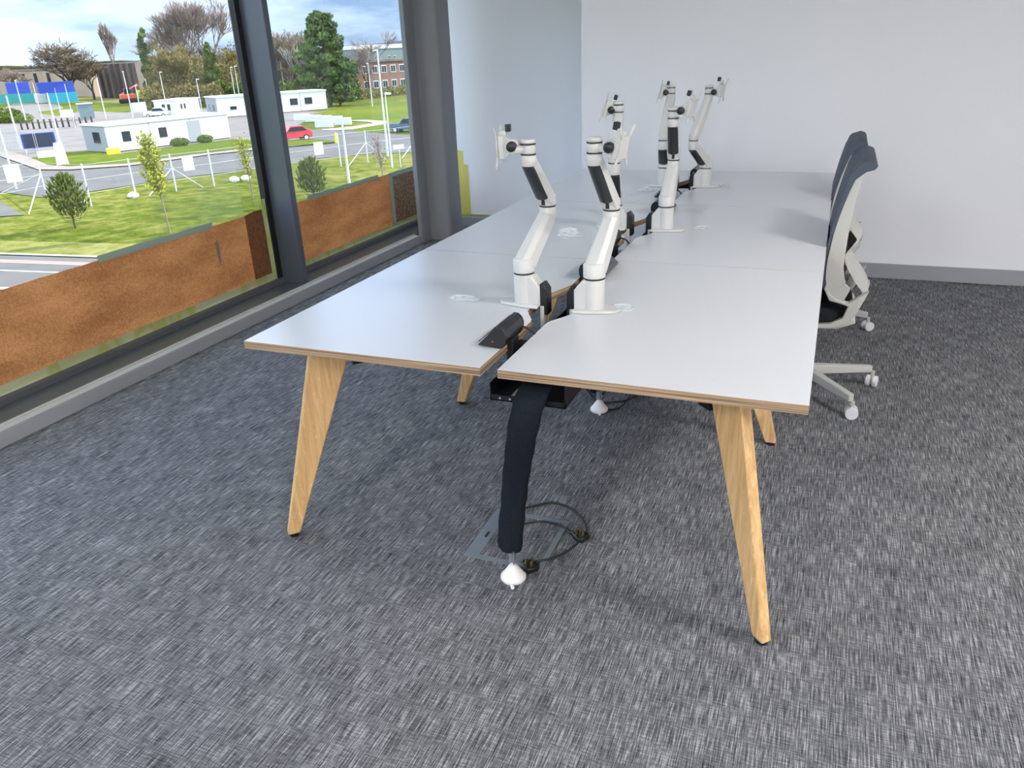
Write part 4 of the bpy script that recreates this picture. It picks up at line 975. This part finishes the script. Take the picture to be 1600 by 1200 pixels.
for k in range(13):
    p = Vector(at(35+k*9.2, 203-k*.55))-O_; MB().box((p.x-.09, p.y-.09, 0), (p.x+.09, p.y+.09, 1.3)).build('post', M_TRUNK, t)
MB().tube([V(0, 0, .9), Vector(at(145, 196.4))-O_+V(0, 0, .9)], .06, 4).build('rail', M_BARKP, t)
sign('white board on legs in the yard behind the knee rail', 108, 192, 1.9, 1.1, .9, rz=AZ+PI, post=.9)
sign('white information board left of the white car', 221, 184, 2.2, 1.5, .9, rz=AZ+PI, post=.9)
t = thing('bus_shelter', 'small pale glazed shelter left of the plain white pole', 'shelter', at(137, 186), AZ+PI)
MB().box((-1.1, .6, .1), (1.1, .66, 2.4)).build('back_panel', mat('pale shelter glass', (.45, .62, .62), .2), t); MB().box((-1.2, -.7, 2.4), (1.2, .8, 2.55)).build('roof', M_POLE, t)
for x in (-1.1, 1.1): MB().box((x-.05, -.6, 0), (x+.05, -.5, 2.4)).build('post', M_POLE, t)
# ---- works compound
def cont(label, px, py, w, h, m, z0=0, rz=None, logo=None, name='container'):
    t = thing(name, label, 'container', at(px, py), AZ+PI if rz is None else rz); t.location.z += z0
    MB().box((-w/2, 0, 0), (w/2, 2.4, h)).build('shell', m, t, bevel=.05)
    if logo: MB().box((-.9+logo, -.05, h*.45), (.9+logo, .02, h*.92)).build('yellow_panel', M_YEL, t)
    return t
cont('left blue container behind the teal hoarding', 33, 158, 5.6, 5.0, M_CBLUE, 0, None, -.6)
cont('turquoise container with yellow panel, below the right blue one', 98, 160, 6.8, 2.4, M_TURQ, 0, None, -.5)
cont('right blue container with a yellow panel, stacked on the turquoise one', 92, 160.3, 8.2, 2.6, M_CBLUE, 2.42, None, .3)
cont('white container with dark window left of the turquoise one', 69, 160.5, 3.8, 2.3, M_CAB, 0)
h_ = thing('hoarding', 'long teal site hoarding along the left edge of the works compound', 'hoarding', at(30, 161), 0)
a, b = Vector(at(-60, 164)), Vector(at(62, 160)); O_ = Vector(at(30, 161)); d_ = (b-a).normalized(); nn_ = V(-d_.y, d_.x, 0)*.1
for k in range(8):
    p, q = a+(b-a)*(k/8+.002)-O_, a+(b-a)*((k+1)/8-.002)-O_
    MB().prism([(p.x, p.y), (q.x, q.y), (q.x+nn_.x, q.y+nn_.y), (p.x+nn_.x, p.y+nn_.y)], 0, 2.3, 'z').build('panel', M_TEAL, h_)
dg = thing('digger', 'orange digger in front of the dark brick building', 'digger', at(202, 161), AZ+PI)
MB().box((-1.7, -.9, .9), (1.7, .9, 2.0)).build('machine_body', M_ORG, dg, bevel=.15)
MB().box((-.6, -.8, 2.0), (.7, .8, 3.2)).build('cab', M_PANE, dg, bevel=.1)
for s in (-1, 1): MB().box((-1.9, s*1.0-.28, 0), (1.9, s*1.0+.28, .9)).build('track', M_TYRE, dg, bevel=.2)
MB().tube([(1.4, 0, 1.8), (-2.6, 0, 4.0), (-3.9, 0, 1.2)], [.22, .2, .16], 6).build('boom', M_ORG, dg)
t = thing('skip_loader', 'yellow dumper right of the orange digger', 'dumper', at(227, 160), AZ+PI); MB().prism([(-1.0, .8), (1.0, .8), (1.4, 2.8), (-1.2, 2.4)], -.8, .8, 'y').build('hopper', M_YEL, t, bevel=.1)
for x in (-.8, .8):
    for s in (-1, 1): MB().cyl((x, s*.8, .45), (x, s*1.05, .45), .45, n=14).build('wheel', M_TYRE, t)
# ---- buildings
def building(label, a, b, depth, h, m, wins, roof=M_ROOF, name='brick_building', rt=.5, cat='building'):
    A_, B_ = Vector(at(*a)), Vector(at(*b)); L_ = (B_-A_).length; ang = math.atan2(B_.y-A_.y, B_.x-A_.x)
    t = thing(name, label, cat, A_, ang)
    MB().box((0, 0, 0), (L_, depth, h)).build('walls', m, t); MB().box((-.3, -.3, h), (L_+.3, depth+.3, h+rt)).build('roof', roof, t)
    for x0, z0, w, hh in wins(L_, h): 
        o = MB().box((x0, -.06, z0), (x0+w, .04, z0+hh)).build('window', M_SIGN, t); MB().box((x0+.12, -.10, z0+.12), (x0+w*.5-.06, -.05, z0+hh-.12)).box((x0+w*.5+.06, -.10, z0+.12), (x0+w-.12, -.05, z0+hh-.12)).build('pane', M_PANE, o)
    return t
def dwin(L_, h): return [(L_*f, 3.6, 1.9, 4.0) for f in (.50, .585, .67, .755)]
tb = building('tan brick building with four dark tall windows at the far left', (-60, 152), (150, 151), 16, 7.9, M_BRKT, lambda L_, h: [], rt=.35)
Lx = (Vector(at(150, 151))-Vector(at(-60, 152))).length
for x in (.455, .54, .625, .715): MB().box((Lx*x, -.1, 4.0), (Lx*x+2.0, .1, 7.0)).build('dark_window', M_PANE, tb)
db = building('ribbed brown brick building, its front painted dark with shade, left of the spire conifer', (161, 153), (229, 153), 6, 8.6, M_BRKD, lambda L_, h: [], rt=.35)
Ld = (Vector(at(229, 153))-Vector(at(161, 153))).length
for k in range(7): MB().box((Ld*(k+.5)/7-.5, -.8, 0), (Ld*(k+.5)/7+.5, .1, 8.6)).build('rib', M_BRKD, db)
MB().box((Ld-.2, -1.2, 0), (Ld+2.8, 2, 8.7)).build('sunlit_edge', M_BRKT, db)  # sunlit edge of the building painted as paler brick
building('long red brown brick building with a row of white windows at right', (552, 152), (700, 138), 12, 6.6, M_BRKR, lambda L_, h: [(L_*(k+.25)/11, z, L_*.052, 1.5) for k in range(11) for z in (1.4, 4.4)], roof=M_BRKD)
wb = building('pale modern building with a white flat roof behind the red brown one', (566, 118), (760, 106), 30, 10.5, mat('pale cladding', (.38, .50, .50), .6), lambda L_, h: [(L_*f, 2, L_*.02, 5.5) for f in (.12, .20, .24, .34)], roof=M_CAB, rt=1.6, name='office_building')
# ---- horizon
def ridge(name, label, dist, az0, az1, z, amp, m, seed, th=40):
    mb = MB(); n = 60; R = []
    for k in range(n+1):
        a = math.radians(az0+(az1-az0)*k/n); d = V(-math.sin(a), math.cos(a), 0); c = V(CAM_LOC.x, CAM_LOC.y, 0)+d*dist
        hh = z*(1 if name != 'distant_hills' else 1-.72*min(1, max(0, (k/n-.42)/.25)))+amp*noise.noise(V(k*.23+seed, seed*3.1, 0))+amp*.4*noise.noise(V(k*.9, seed, 0))
        R.append([c+V(0, 0, G-1), c+V(0, 0, G+hh), c+d*th*.5+V(0, 0, G+hh*1.05), c+d*th+V(0, 0, G-1)])
    o = mb.rings(R).build(name, m); o['kind'] = 'structure'; return o
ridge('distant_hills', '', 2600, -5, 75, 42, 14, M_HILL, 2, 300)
ridge('far_woods', '', 420, 14, 75, 9.5, 2.2, M_HEDGE, 5, 60)
